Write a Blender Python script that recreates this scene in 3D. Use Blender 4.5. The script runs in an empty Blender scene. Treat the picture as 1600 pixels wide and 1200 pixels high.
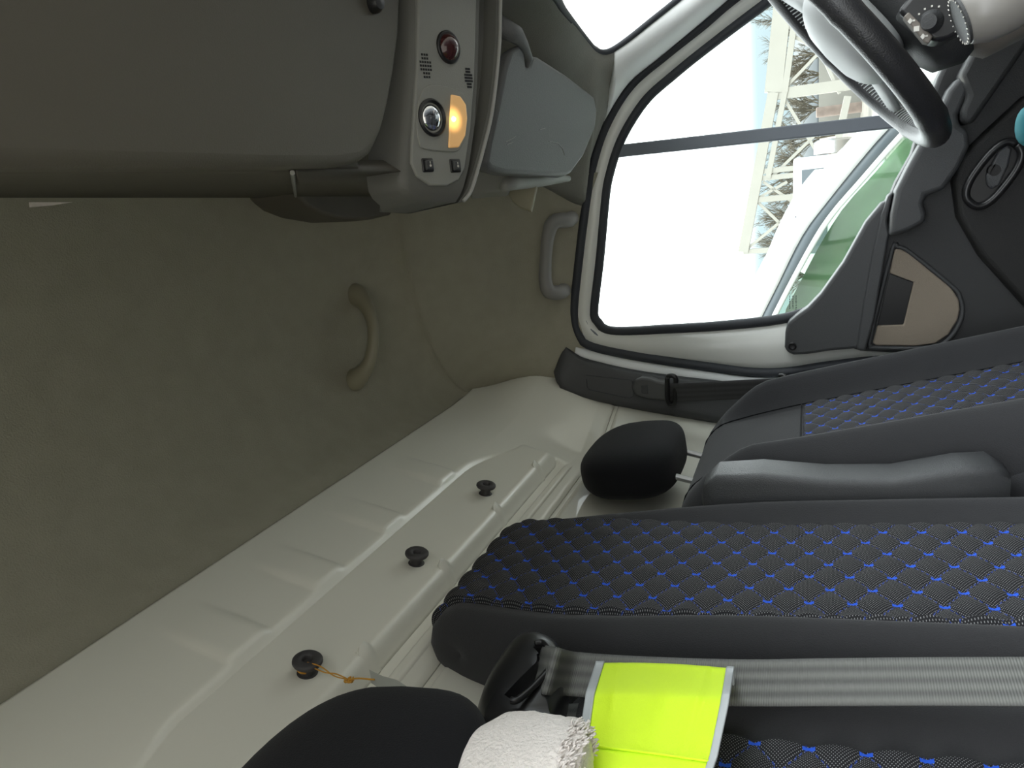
import bpy, math, random
from mathutils import Vector, noise
from math import sin, cos, pi, sqrt, radians
random.seed(4)
S = bpy.context.scene
COL = S.collection
ZC = 1.65                      # height of the camera above the ground outside

# ------------------------------------------------------------------ camera (a phone held on its side, looking to the driver's door)
FPX = 1150.0
VX, VY = 335.0, 465.0
TH = math.atan2(VY, FPX)
AL = math.atan(VX * cos(TH) / FPX)
RT = Vector((sin(AL), -cos(AL), 0))
FW = Vector((cos(AL) * cos(TH), sin(AL) * cos(TH), sin(TH)))
UP = Vector((-cos(AL) * sin(TH), -sin(AL) * sin(TH), cos(TH)))
cam = bpy.data.cameras.new('camera')
cam.lens = FPX * 36 / 1600
cam.sensor_width = 36
cam.clip_start = 0.02
cam.clip_end = 600
co = bpy.data.objects.new('camera', cam)
COL.objects.link(co)
from mathutils import Matrix
m = Matrix((( -UP.x, RT.x, -FW.x, 0), (-UP.y, RT.y, -FW.y, 0), (-UP.z, RT.z, -FW.z, ZC), (0, 0, 0, 1)))
co.matrix_world = m
S.camera = co

# ------------------------------------------------------------------ light
W = bpy.data.worlds.new('sky')
S.world = W
W.use_nodes = True
nt = W.node_tree
nt.nodes.clear()
tc = nt.nodes.new('ShaderNodeTexCoord')
sp = nt.nodes.new('ShaderNodeSeparateXYZ')
rp = nt.nodes.new('ShaderNodeValToRGB')
bg = nt.nodes.new('ShaderNodeBackground')
wo = nt.nodes.new('ShaderNodeOutputWorld')
nt.links.new(tc.outputs['Generated'], sp.inputs[0])
nt.links.new(sp.outputs['Z'], rp.inputs[0])
nt.links.new(rp.outputs[0], bg.inputs[0])
nt.links.new(bg.outputs[0], wo.inputs[0])
rp.color_ramp.elements[0].position = 0.0
rp.color_ramp.elements[0].color = (0.125, 0.155, 0.17, 1)
_e = rp.color_ramp.elements.new(0.06); _e.color = (0.155, 0.19, 0.205, 1)
rp.color_ramp.elements[2].position = 0.13
rp.color_ramp.elements[2].color = (0.95, 0.98, 1.0, 1)
bg.inputs[1].default_value = 3.0
sun = bpy.data.lights.new('sun', 'SUN')
sun.energy = 3.0
sun.angle = radians(3)
sun.color = (1.0, 0.95, 0.86)
so = bpy.data.objects.new('sun', sun)
COL.objects.link(so)
so.rotation_euler = Vector((-0.35, -0.55, -0.9)).to_track_quat('-Z', 'Y').to_euler()
vs = S.view_settings
vs.view_transform = 'Standard'
vs.look = 'None'
vs.gamma = 1
vs.exposure = 0.9
vs.use_curve_mapping = False


# ------------------------------------------------------------------ pixel -> place on a given plane (camera at the origin)
def ray(x, y):
    return RT * (600 - y) - UP * (x - 800) + FW * FPX
def onX(x, y, X):
    d = ray(x, y); return d * (X / d.x)
def onY(x, y, Y):
    d = ray(x, y); return d * (Y / d.y)
def onZ(x, y, Z):
    d = ray(x, y); return d * (Z / d.z)

# ------------------------------------------------------------------ materials
def mat(name, col, rough=0.6, metal=0.0, var=0.0, vscale=8.0, bump=0.0, bscale=200.0, coat=0.0, sheen=0.0, spec=0.5, stretch=None):
    m = bpy.data.materials.new(name)
    m.use_nodes = True
    n = m.node_tree
    b = n.nodes['Principled BSDF']
    b.inputs['Base Color'].default_value = (*col, 1)
    b.inputs['Roughness'].default_value = rough
    b.inputs['Metallic'].default_value = metal
    b.inputs['Coat Weight'].default_value = coat
    b.inputs['Sheen Weight'].default_value = sheen
    b.inputs['Specular IOR Level'].default_value = spec
    tcn = n.nodes.new('ShaderNodeTexCoord')
    vec = tcn.outputs['Object']
    if stretch:
        mp = n.nodes.new('ShaderNodeMapping')
        mp.inputs['Scale'].default_value = stretch
        n.links.new(vec, mp.inputs[0]); vec = mp.outputs[0]
    nz = n.nodes.new('ShaderNodeTexNoise')
    nz.inputs['Scale'].default_value = vscale
    nz.inputs['Detail'].default_value = 4
    n.links.new(vec, nz.inputs['Vector'])
    mx = n.nodes.new('ShaderNodeMix'); mx.data_type = 'RGBA'
    mx.inputs[6].default_value = (*[c * (1 - var) for c in col], 1)
    mx.inputs[7].default_value = (*[min(1, c * (1 + var)) for c in col], 1)
    n.links.new(nz.outputs['Fac'], mx.inputs[0])
    n.links.new(mx.outputs[2], b.inputs['Base Color'])
    if bump:
        n2 = n.nodes.new('ShaderNodeTexNoise')
        n2.inputs['Scale'].default_value = bscale
        n2.inputs['Detail'].default_value = 2
        n.links.new(vec, n2.inputs['Vector'])
        bp = n.nodes.new('ShaderNodeBump')
        bp.inputs['Strength'].default_value = bump
        bp.inputs['Distance'].default_value = 0.002
        n.links.new(n2.outputs['Fac'], bp.inputs['Height'])
        n.links.new(bp.outputs[0], b.inputs['Normal'])
    return m

def glass(name, tint, refl=0.08):
    m = bpy.data.materials.new(name); m.use_nodes = True
    n = m.node_tree; n.nodes.clear()
    tr = n.nodes.new('ShaderNodeBsdfTransparent'); tr.inputs[0].default_value = (*tint, 1)
    gl = n.nodes.new('ShaderNodeBsdfGlossy'); gl.inputs['Roughness'].default_value = 0.02
    fr = n.nodes.new('ShaderNodeFresnel'); fr.inputs[0].default_value = 1.45
    mu = n.nodes.new('ShaderNodeMath'); mu.operation = 'MULTIPLY'; mu.inputs[1].default_value = refl * 10
    mu.use_clamp = True
    mi = n.nodes.new('ShaderNodeMixShader'); o = n.nodes.new('ShaderNodeOutputMaterial')
    n.links.new(fr.outputs[0], mu.inputs[0]); n.links.new(mu.outputs[0], mi.inputs[0])
    n.links.new(tr.outputs[0], mi.inputs[1]); n.links.new(gl.outputs[0], mi.inputs[2])
    n.links.new(mi.outputs[0], o.inputs[0])
    return m

def emit(name, col, strength, col2=None):
    m = bpy.data.materials.new(name); m.use_nodes = True
    n = m.node_tree; b = n.nodes['Principled BSDF']
    b.inputs['Base Color'].default_value = (*col, 1)
    b.inputs['Emission Color'].default_value = (*col, 1)
    b.inputs['Emission Strength'].default_value = strength
    b.inputs['Roughness'].default_value = 0.25
    return m

def amber_mat(c):
    m = emit('amber_lens', (1.0, 0.50, 0.12), 0.3)
    n = m.node_tree; b = n.nodes['Principled BSDF']
    g = n.nodes.new('ShaderNodeNewGeometry')
    d = n.nodes.new('ShaderNodeVectorMath'); d.operation = 'DISTANCE'; d.inputs[1].default_value = (c.x, c.y, c.z + ZC)
    n.links.new(g.outputs['Position'], d.inputs[0])
    r = n.nodes.new('ShaderNodeMapRange'); r.inputs['From Min'].default_value = 0.003; r.inputs['From Max'].default_value = 0.022
    r.inputs['To Min'].default_value = 1.1; r.inputs['To Max'].default_value = 0.13; r.interpolation_type = 'SMOOTHERSTEP'
    n.links.new(d.outputs['Value'], r.inputs['Value']); n.links.new(r.outputs[0], b.inputs['Emission Strength'])
    b.inputs['Base Color'].default_value = (0.75, 0.50, 0.28, 1)
    return m

QU, QV = 0.054, 0.040          # diamond size of the quilting across and along the seat
def quilt_mat():
    m = bpy.data.materials.new('quilted_fabric'); m.use_nodes = True
    n = m.node_tree; b = n.nodes['Principled BSDF']
    b.inputs['Roughness'].default_value = 0.9
    b.inputs['Specular IOR Level'].default_value = 0.25
    def M(op, a, c=None, clamp=False):
        q = n.nodes.new('ShaderNodeMath'); q.operation = op; q.use_clamp = clamp
        for i, v in enumerate((a, c)):
            if v is None: continue
            if isinstance(v, (int, float)): q.inputs[i].default_value = v
            else: n.links.new(v, q.inputs[i])
        return q.outputs[0]
    uv = n.nodes.new('ShaderNodeUVMap'); uv.uv_map = 'UVMap'
    s = n.nodes.new('ShaderNodeSeparateXYZ'); n.links.new(uv.outputs[0], s.inputs[0])
    u = M('DIVIDE', s.outputs[0], QU); v = M('DIVIDE', s.outputs[1], QV)
    a = M('ADD', u, v); c = M('SUBTRACT', u, v)
    def tri(x):                                     # distance to the nearest integer
        return M('ABSOLUTE', M('SUBTRACT', M('FRACT', M('ADD', x, 0.5)), 0.5))
    da, dc = tri(a), tri(c)
    line = M('LESS_THAN', M('MINIMUM', da, dc), 0.022)
    dash = M('GREATER_THAN', M('FRACT', M('MULTIPLY', s.outputs[1], 260)), 0.45)
    line = M('MULTIPLY', M('MULTIPLY', line, dash), 0.32)
    # tacks where the stitch lines cross: a short bar along the seat
    du = M('ABSOLUTE', M('MULTIPLY', M('SUBTRACT', da, dc), 1.0))
    ea = M('SUBTRACT', M('FRACT', M('ADD', a, 0.5)), 0.5)
    ec = M('SUBTRACT', M('FRACT', M('ADD', c, 0.5)), 0.5)
    uu = M('ABSOLUTE', M('MULTIPLY', M('ADD', ea, ec), 0.5 * QU))
    vv = M('ABSOLUTE', M('MULTIPLY', M('SUBTRACT', ea, ec), 0.5 * QV))
    bow = M('ADD', 0.0015, M('MULTIPLY', vv, 0.22))
    tack = M('MULTIPLY', M('LESS_THAN', uu, bow), M('LESS_THAN', vv, 0.0046))
    blue = M('MAXIMUM', line, tack)
    # open weave: rows of pale dots
    wx = M('SINE', M('MULTIPLY', s.outputs[0], 2 * pi / 0.0032)); wy = M('SINE', M('MULTIPLY', s.outputs[1], 2 * pi / 0.0026))
    dot = M('GREATER_THAN', M('MULTIPLY', wx, wy), 0.62)
    mx = n.nodes.new('ShaderNodeMix'); mx.data_type = 'RGBA'
    mx.inputs[6].default_value = (0.012, 0.012, 0.014, 1); mx.inputs[7].default_value = (0.24, 0.24, 0.245, 1)
    n.links.new(dot, mx.inputs[0])
    m2 = n.nodes.new('ShaderNodeMix'); m2.data_type = 'RGBA'
    m2.inputs[7].default_value = (0.02, 0.095, 0.62, 1)
    n.links.new(blue, m2.inputs[0]); n.links.new(mx.outputs[2], m2.inputs[6])
    n.links.new(m2.outputs[2], b.inputs['Base Color'])
    return m

def webbing_mat(name, c1, c2):
    m = bpy.data.materials.new(name); m.use_nodes = True
    n = m.node_tree; b = n.nodes['Principled BSDF']; b.inputs['Roughness'].default_value = 0.6
    uv = n.nodes.new('ShaderNodeUVMap'); uv.uv_map = 'UVMap'
    wv = n.nodes.new('ShaderNodeTexWave'); wv.bands_direction = 'X'
    wv.inputs['Scale'].default_value = 26
    n.links.new(uv.outputs[0], wv.inputs[0])
    w2 = n.nodes.new('ShaderNodeTexWave'); w2.bands_direction = 'Y'; w2.inputs['Scale'].default_value = 160
    n.links.new(uv.outputs[0], w2.inputs[0])
    mx = n.nodes.new('ShaderNodeMix'); mx.data_type = 'RGBA'
    mx.inputs[6].default_value = (*c1, 1); mx.inputs[7].default_value = (*c2, 1)
    n.links.new(wv.outputs['Fac'], mx.inputs[0]); n.links.new(mx.outputs[2], b.inputs['Base Color'])
    bp = n.nodes.new('ShaderNodeBump'); bp.inputs['Strength'].default_value = 0.4; bp.inputs['Distance'].default_value = 0.001
    n.links.new(w2.outputs['Fac'], bp.inputs['Height']); n.links.new(bp.outputs[0], b.inputs['Normal'])
    return m

MT = dict(
    white=mat('white_paint', (0.74, 0.735, 0.655), 0.34, var=0.03, vscale=3, coat=0.35),
    headliner=mat('headliner_felt', (0.34, 0.325, 0.255), 0.95, var=0.10, vscale=26, bump=0.5, bscale=420, spec=0.15),
    shelf=mat('shelf_plastic', (0.102, 0.092, 0.072), 0.62, var=0.06, vscale=5, bump=0.15, bscale=600),
    grey=mat('grey_trim', (0.27, 0.272, 0.25), 0.6, var=0.04, bump=0.15, bscale=600),
    visor=mat('visor_vinyl', (0.13, 0.134, 0.134), 0.55, var=0.05, bump=0.25, bscale=500),
    pillar=mat('pillar_plastic', (0.8, 0.82, 0.82), 0.55, var=0.04, bump=0.1, bscale=700),
    beige=mat('beige_plastic', (0.30, 0.28, 0.20), 0.5, var=0.04),
    handle=mat('grey_handle', (0.23, 0.225, 0.215), 0.45, var=0.04),
    frame=mat('door_paint', (0.74, 0.75, 0.71), 0.35, var=0.03, coat=0.3),
    seal=mat('rubber_seal', (0.030, 0.034, 0.042), 0.6, var=0.1),
    seal2=mat('grey_rubber', (0.16, 0.18, 0.21), 0.5, var=0.1),
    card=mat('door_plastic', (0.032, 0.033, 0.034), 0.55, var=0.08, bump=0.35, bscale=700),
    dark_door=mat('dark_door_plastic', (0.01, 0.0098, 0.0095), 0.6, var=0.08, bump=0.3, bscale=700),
    card2=mat('door_trim_plastic', (0.055, 0.057, 0.060), 0.5, var=0.06, bump=0.3, bscale=700),
    insert=mat('grey_insert', (0.28, 0.235, 0.185), 0.85, var=0.05, bump=0.6, bscale=900),
    gloss=mat('black_plastic', (0.012, 0.012, 0.013), 0.32, var=0.1),
    fabric=mat('black_fabric', (0.036, 0.0365, 0.039), 0.92, var=0.15, bump=0.4, bscale=900, sheen=0.12, spec=0.2),
    velvet=mat('headrest_fabric', (0.0095, 0.0098, 0.0115), 0.95, var=0.15, bump=0.3, bscale=900, sheen=0.06, spec=0.15),
    leather=mat('black_leather', (0.022, 0.022, 0.024), 0.38, var=0.12, bump=0.35, bscale=500),
    arm=mat('armrest_plastic', (0.05, 0.052, 0.055), 0.42, var=0.08, bump=0.5, bscale=800),
    hub=mat('grey_airbag', (0.46, 0.48, 0.48), 0.5, var=0.05, bump=0.1, bscale=800),
    shroud=mat('column_plastic', (0.16, 0.14, 0.12), 0.55, var=0.06),
    spool=mat('dark_rubber', (0.045, 0.043, 0.045), 0.55, var=0.1),
    steel=mat('steel', (0.55, 0.55, 0.55), 0.25, 1.0, var=0.05),
    chrome=mat('chrome', (0.75, 0.76, 0.78), 0.12, 1.0, var=0.02),
    vest=mat('lime_fabric', (0.7, 0.97, 0.02), 0.75, var=0.03, bump=0.3, bscale=900),
    tape=mat('reflective_tape', (0.42, 0.45, 0.46), 0.4, var=0.04),
    towel=mat('white_terry', (0.76, 0.71, 0.67), 0.95, var=0.08, vscale=120, bump=0.9, bscale=380, sheen=0.3),
    string=mat('orange_string', (0.55, 0.27, 0.03), 0.8, var=0.2, vscale=60),
    card_tag=mat('grey_tag', (0.36, 0.37, 0.33), 0.7, var=0.05),
    carwhite=mat('car_paint', (0.78, 0.79, 0.79), 0.25, var=0.02, coat=0.6),
    cargrey=mat('car_trim', (0.11, 0.13, 0.145), 0.35, var=0.05),
    tyre=mat('tyre', (0.02, 0.02, 0.02), 0.8, var=0.1),
    dark=mat('dark_interior', (0.05, 0.05, 0.05), 0.7, var=0.1),
    cloth=mat('pale_green_cloth', (0.42, 0.48, 0.35), 0.8, var=0.2, vscale=10),
    asphalt=mat('dusty_asphalt', (0.16, 0.15, 0.13), 0.9, var=0.2, vscale=2, bump=0.4, bscale=30),
    rubber=mat('rubber_mat', (0.03, 0.03, 0.03), 0.8, var=0.1, bump=0.4, bscale=150),
    steelwhite=mat('white_steel', (0.33, 0.32, 0.28), 0.6, var=0.08, vscale=1.5),
    rust=mat('rusty_steel', (0.21, 0.165, 0.14), 0.8, var=0.4, vscale=6),
    bark=mat('bare_twigs', (0.115, 0.1, 0.07), 0.9, var=0.3, vscale=3),
    block=mat('concrete_block', (0.24, 0.235, 0.21), 0.9, var=0.15, vscale=1.2, bump=0.4, bscale=20),
    hills=mat('far_slope', (0.1, 0.11, 0.115), 0.95, var=0.25, vscale=0.05),
    text=mat('glass_marking', (0.06, 0.07, 0.07), 0.6),
    icon=mat('icon_white', (0.62, 0.60, 0.55), 0.6),
    quilt=quilt_mat(),
    web=webbing_mat('grey_webbing', (0.085, 0.087, 0.082), (0.15, 0.152, 0.142)),
    webd=webbing_mat('black_webbing', (0.035, 0.035, 0.037), (0.055, 0.055, 0.058)),
    glass=glass('clear_glass', (0.93, 0.96, 0.95), 0.03),
    anchor=mat('dark_grey_plastic', (0.085, 0.087, 0.088), 0.45, var=0.05),
    posts=mat('dull_steel', (0.30, 0.30, 0.30), 0.35, 1.0, var=0.1),
    teal=mat('teal_cloth', (0.01, 0.16, 0.19), 0.7, var=0.15),
    tint=glass('green_tinted_glass', (0.55, 0.72, 0.60), 0.12),
    lens=glass('lamp_glass', (0.75, 0.78, 0.72), 0.35),
    header=mat('header_felt', (0.25, 0.252, 0.228), 0.9, var=0.06, vscale=26, bump=0.4, bscale=420, spec=0.2),
    knob=mat('worn_grey_plastic', (0.21, 0.20, 0.185), 0.35, var=0.12),
    consoleg=mat('console_plastic', (0.125, 0.125, 0.112), 0.55, var=0.05, bump=0.15, bscale=600),
    consolelip=mat('console_edge', (0.34, 0.34, 0.32), 0.4, var=0.03),
    bulb=emit('bulb', (1.0, 0.70, 0.25), 4.0),
    dome=mat('dark_red_dome', (0.05, 0.012, 0.012), 0.12, var=0.1, coat=0.6),
)

# ------------------------------------------------------------------ mesh builder
ORG = {}
class MB:
    def __init__(s):
        s.v = []; s.f = []; s.uv = {}
    def add(s, vs, fs):
        o = len(s.v)
        s.v += [tuple(p) for p in vs]
        s.f += [tuple(i + o for i in f) for f in fs]
        return o
    def box(s, a, b):
        x0, y0, z0 = a; x1, y1, z1 = b
        s.add([(x0, y0, z0), (x1, y0, z0), (x1, y1, z0), (x0, y1, z0), (x0, y0, z1), (x1, y0, z1), (x1, y1, z1), (x0, y1, z1)],
              [(3, 2, 1, 0), (4, 5, 6, 7), (0, 1, 5, 4), (1, 2, 6, 5), (2, 3, 7, 6), (3, 0, 4, 7)])
    def loft(s, rings, closed=True, cap=True, uvs=None):
        n = len(rings[0])
        o = s.add([p for r in rings for p in r], [])
        for i in range(len(rings) - 1):
            for j in range(n if closed else n - 1):
                k = (j + 1) % n
                s.f.append((o + i * n + j, o + i * n + k, o + (i + 1) * n + k, o + (i + 1) * n + j))
        if closed and cap:
            s.f.append(tuple(o + j for j in range(n))[::-1])
            s.f.append(tuple(o + (len(rings) - 1) * n + j for j in range(n)))
        if uvs:
            for i, r in enumerate(uvs):
                for j, c in enumerate(r): s.uv[o + i * n + j] = c
        return o
    def grid(s, rows, uvs=None): return s.loft(rows, False, False, uvs)
    def tube(s, path, r, n=10, flat=None, nrm=None):
        """round (or flattened) bar along a path; r is a number or a list"""
        path = [Vector(p) for p in path]; rings = []
        pu = None
        for i, p in enumerate(path):
            t = (path[min(i + 1, len(path) - 1)] - path[max(i - 1, 0)])
            if t.length < 1e-9: t = Vector((0, 0, 1))
            t.normalize()
            if nrm is not None: u = Vector(nrm)
            else: u = pu if pu is not None else (Vector((0, 0, 1)) if abs(t.z) < 0.9 else Vector((1, 0, 0)))
            u = (u - t * u.dot(t)).normalized(); pu = u
            w = t.cross(u)
            rr = r[i] if isinstance(r, (list, tuple)) else r
            fl = (flat[i] if isinstance(flat, (list, tuple)) else flat) if flat else 1.0
            rings.append([p + (u * cos(2 * pi * k / n) * fl + w * sin(2 * pi * k / n)) * rr for k in range(n)])
        s.loft(rings)
    def lathe(s, prof, o=(0, 0, 0), ax=(0, 0, 1), n=28):
        ax = Vector(ax).normalized(); o = Vector(o)
        u = (Vector((1, 0, 0)) if abs(ax.x) < 0.9 else Vector((0, 1, 0)))
        u = (u - ax * u.dot(ax)).normalized(); w = ax.cross(u)
        s.loft([[o + ax * h + (u * cos(2 * pi * k / n) + w * sin(2 * pi * k / n)) * max(r, 1e-5) for k in range(n)] for r, h in prof])
    def prism(s, pts, d):
        pts = [Vector(p) for p in pts]; d = Vector(d); n = len(pts)
        s.add(pts + [p + d for p in pts], [tuple(range(n)), tuple(range(2 * n - 1, n - 1, -1))] + [((i + 1) % n, i, i + n, (i + 1) % n + n) for i in range(n)])
    def ring(s, outer, inner, d):
        """flat frame between two loops with the same number of points, with depth d"""
        n = len(outer); d = Vector(d)
        o = s.add([*map(Vector, outer), *map(Vector, inner), *[Vector(p) + d for p in outer], *[Vector(p) + d for p in inner]], [])
        for i in range(n):
            k = (i + 1) % n
            s.f += [(o + i, o + k, o + n + k, o + n + i), (o + 2 * n + k, o + 2 * n + i, o + 3 * n + i, o + 3 * n + k),
                    (o + k, o + i, o + 2 * n + i, o + 2 * n + k), (o + n + i, o + n + k, o + 3 * n + k, o + 3 * n + i)]
    def build(s, name, material, parent=None, smooth=True, bevel=0, solid=0, sub=0, angle=40, offs=-1, segs=3):
        org = ORG.get(parent.name, Vector((0, 0, 0))) if parent else Vector((0, 0, 0))
        me = bpy.data.meshes.new(name)
        me.from_pydata([(p[0] - org.x, p[1] - org.y, p[2] + ZC - org.z) for p in s.v], [], s.f)
        if s.uv:
            l = me.uv_layers.new(name='UVMap')
            for lp in me.loops: l.data[lp.index].uv = s.uv.get(lp.vertex_index, (0, 0))
        import bmesh
        bm = bmesh.new(); bm.from_mesh(me)
        if not s.uv: bmesh.ops.remove_doubles(bm, verts=bm.verts, dist=1e-6)
        bmesh.ops.recalc_face_normals(bm, faces=bm.faces)
        bm.to_mesh(me); bm.free()
        me.materials.append(material)
        o = bpy.data.objects.new(name, me); COL.objects.link(o)
        if parent: o.parent = parent
        ORG[o.name] = org
        if bevel:
            b = o.modifiers.new('bevel', 'BEVEL'); b.width = bevel; b.segments = segs; b.limit_method = 'ANGLE'; b.angle_limit = radians(35)
            b.harden_normals = False
        if solid:
            b = o.modifiers.new('thick', 'SOLIDIFY'); b.thickness = solid; b.offset = offs
        if sub:
            b = o.modifiers.new('sub', 'SUBSURF'); b.levels = sub; b.render_levels = sub
        if smooth:
            me.shade_smooth()
            if not sub and (angle < 180): me.set_sharp_from_angle(angle=radians(angle))
        return o

def empty(name, p, label, cat, group=None, kind=None):
    o = bpy.data.objects.new(name, None); COL.objects.link(o)
    o.empty_display_size = 0.05
    o.location = (p[0], p[1], p[2] + ZC)
    ORG[o.name] = Vector(o.location)
    tag(o, label, cat, group, kind)
    return o
def tag(o, label=None, cat=None, group=None, kind=None):
    if label: o['label'] = label
    if cat: o['category'] = cat
    if group: o['group'] = group
    if kind: o['kind'] = kind
    return o
def struct(o, label, cat): return tag(o, label, cat, None, 'structure')

def sm(a, b, x):
    t = min(1, max(0, (x - a) / (b - a))); return t * t * (3 - 2 * t)
def interp(xs, ys, x):
    if x <= xs[0]: return ys[0]
    for i in range(len(xs) - 1):
        if x <= xs[i + 1]:
            return ys[i] + (ys[i + 1] - ys[i]) * (x - xs[i]) / (xs[i + 1] - xs[i])
    return ys[-1]
def spline(pts, n, closed=False):
    """Catmull-Rom through points, n steps per span"""
    pts = [Vector(p) for p in pts]; out = []; N = len(pts)
    for i in range(N if closed else N - 1):
        g = lambda k: pts[k % N] if closed else pts[min(max(k, 0), N - 1)]
        p0, p1, p2, p3 = g(i - 1), g(i), g(i + 1), g(i + 2)
        for j in range(n):
            t = j / n
            out.append(0.5 * (2 * p1 + (p2 - p0) * t + (2 * p0 - 5 * p1 + 4 * p2 - p3) * t * t + (3 * p1 - p0 - 3 * p2 + p3) * t ** 3))
    if not closed: out.append(pts[-1])
    return out
def resample(pts, n, closed=False):
    pts = [Vector(p) for p in pts]
    if closed: pts = pts + [pts[0]]
    L = [0]
    for i in range(1, len(pts)): L.append(L[-1] + (pts[i] - pts[i - 1]).length)
    out = []
    for k in range(n):
        d = L[-1] * k / (n if closed else n - 1)
        i = 0
        while i < len(pts) - 2 and L[i + 1] < d: i += 1
        t = (d - L[i]) / max(1e-9, L[i + 1] - L[i])
        out.append(pts[i].lerp(pts[i + 1], t))
    return out

# ================================================================== SETTING
# ---- ceiling: felt headliner of the raised roof, curving down to the driver's side and to the rear wall
SEC = [(-0.32, 0.70), (-0.22, 0.80), (0.0, 0.88), (0.3, 0.915), (0.7, 0.92), (1.0, 0.905), (1.15, 0.885), (1.27, 0.855), (1.345, 0.815), (1.365, 0.795),
       (1.38, 0.770), (1.47, 0.70), (1.55, 0.62), (1.60, 0.555), (1.635, 0.50), (1.66, 0.455)]
secd = spline([Vector((x, 0, z)) for x, z in SEC], 5)
def rear_edge(p):
    """where a section point ends at the rear: the edge of the white wall"""
    if p.x <= 1.38: return Vector((p.x * 1.13 if p.x > 0 else p.x, 0.44, 0.74))
    t = (p.x - 1.38) / 0.28
    q = [(1.56, .44, .737), (1.585, .434, .70), (1.605, .424, .655), (1.615, .422, .61), (1.625, .428, .57), (1.645, .43, .50), (1.66, .42, .45)]
    k = min(t * 6, 5.999); i = int(k)
    return Vector(q[i]).lerp(Vector(q[i + 1]), k - i)
rows = []
for p in secd:
    e = rear_edge(p); row = []
    for k in range(41):
        y0 = -0.46 + 0.42 * sm(1.0, 1.5, p.x); y = y0 + (e.y - y0) * (k / 40)
        t = max(0, (y - 0.02) / (e.y - 0.02))
        g = 1 - sqrt(max(0, 1 - t ** 2.4))
        fade = sm(0.15, 0.42, y)
        pz = p.z + (interp([-.2, -.06, .01, .12, .27, .36, .43], [.40, .424, .456, .496, .52, .515, .46], y) - 0.455) * sm(1.5, 1.66, p.x)
        row.append(Vector((p.x + (e.x - p.x) * (0.35 * t * t + 0.65 * g), y, pz + (e.z - pz) * g)))
    rows.append(row)
b = MB(); b.grid(rows)
ceil = b.build('ceiling', MT['headliner'], angle=180, solid=0.03, offs=1)
struct(ceil, 'grey-brown felt headliner of the raised cab roof', 'ceiling')


from mathutils.bvhtree import BVHTree
_v = [p for r in rows for p in r]; _n = len(rows[0])
_bv = BVHTree.FromPolygons(_v, [(i * _n + j, i * _n + j + 1, (i + 1) * _n + j + 1, (i + 1) * _n + j) for i in range(len(rows) - 1) for j in range(_n - 1)])
def on_ceiling(x, y):
    return _bv.ray_cast(Vector((0, 0, 0)), ray(x, y).normalized())[0]

# ---- rear wall: white pressed-steel bulkhead
ZP = [0.745, 0.74, 0.603, 0.455, 0.41, 0.30, 0.20, -0.7, -1.10]
YP = [0.4395, 0.44, 0.475, 0.535, 0.546, 0.566, 0.582, 0.61, 0.62]
def ybase(z): return interp(ZP[::-1], YP[::-1], z)
PADS = [(0.545, 0.60), (0.705, 0.755), (0.875, 0.925), (1.065, 1.115)]
GUS = [0.635, 0.845, 1.045, 1.245]
def wall(x, z):
    y = ybase(z)
    # spool shelf: plate standing proud with a pointed end on the driver's side
    e1 = 1.325 - 0.0; 
    zt = 0.597 - 0.050 * sm(1.12, 1.33, x) ** 1.5 - 0.02 * sm(0.46, 0.36, x)
    zl = 0.492 + 0.0 * x
    if 0.36 < x < 1.345:
        f = sm(0.36, 0.385, x) * (1 - sm(1.315, 1.34, x))
        plate = 0.484 + (zt - z) * 0.20 if z < zt else None
        if zl <= z <= zt + 0.006:
            pl = 0.484 + (0.595 - z) * 0.205
            k = (1 - sm(zt - 0.004, zt + 0.006, z))
            y = y + (pl - y) * k * f
        elif 0.448 < z < zl:
            t = (zl - z) / (zl - 0.452)
            pl = 0.5052 + 0.031 * sm(0, 0.30, t) + 0.002 * t - 0.004 * sm(0.8, 1, t)
            for g in GUS:
                pl -= 0.012 * max(0, 1 - abs(x - g) / 0.009) * max(0, 1 - t / 0.40)
            y = y + (pl - y) * f
    # embossed pads above the shelf
    for a, c in PADS:
        if a - 0.012 < x < c + 0.012 and z > 0.59:
            k = sm(a - 0.010, a + 0.004, x) * (1 - sm(c - 0.004, c + 0.010, x))
            y -= 0.005 * k * (1 - sm(0.63, 0.72, z)) * sm(0.6025, 0.6045, z)
            y -= 0.0002 * k * sm(0.66, 0.675, z) * (1 - sm(0.695, 0.71, z))
    # shallow pressed steps lower down
    y += 0.006 * sm(0.43, 0.424, z) * sm(0.1, 0.13, x) - 0.005 * sm(0.412, 0.405, z) * sm(0.1, 0.13, x)
    # left corner: turns forward to the door pillar
    c = sm(1.34, 1.66, x)
    y -= 0.062 * c ** 1.7 * (1 - sm(0.60, 0.74, z) * 0.7)
    # pocket where the shelf fades into the corner
    y += 0.012 * math.exp(-((x - 1.42) / 0.05) ** 2 - ((z - 0.47) / 0.06) ** 2)
    return y
def ztop(x):
    return 0.742 if x < 1.54 else interp([1.54, 1.575, 1.60, 1.62, 1.66], [0.742, 0.715, 0.665, 0.58, 0.45], x)
xs = [-0.34 + i * 0.02 for i in range(34)] + [0.34 + i * 0.0045 for i in range(int(1.32 / 0.0045) + 2)]
zf = []
z = 0.742
while z > 0.40: zf.append(z); z -= 0.0022
zf += [0.40 - i * 0.02 for i in range(1, 30)] + [-0.3, -0.5, -0.7, -0.9, -1.1]
rows = []
for x in xs:
    zt = ztop(x); row = []
    for z in zf:
        zz = z if z < 0.40 else 0.40 + (z - 0.40) * (zt - 0.40) / 0.342
        row.append(Vector((x, wall(x, zz), zz)))
    rows.append(row)
b = MB(); b.grid(rows)
bulk = b.build('wall_rear', MT['white'], angle=55, solid=0.008, offs=-1)
struct(bulk, 'white painted pressed-steel bulkhead behind the seats', 'wall')
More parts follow.
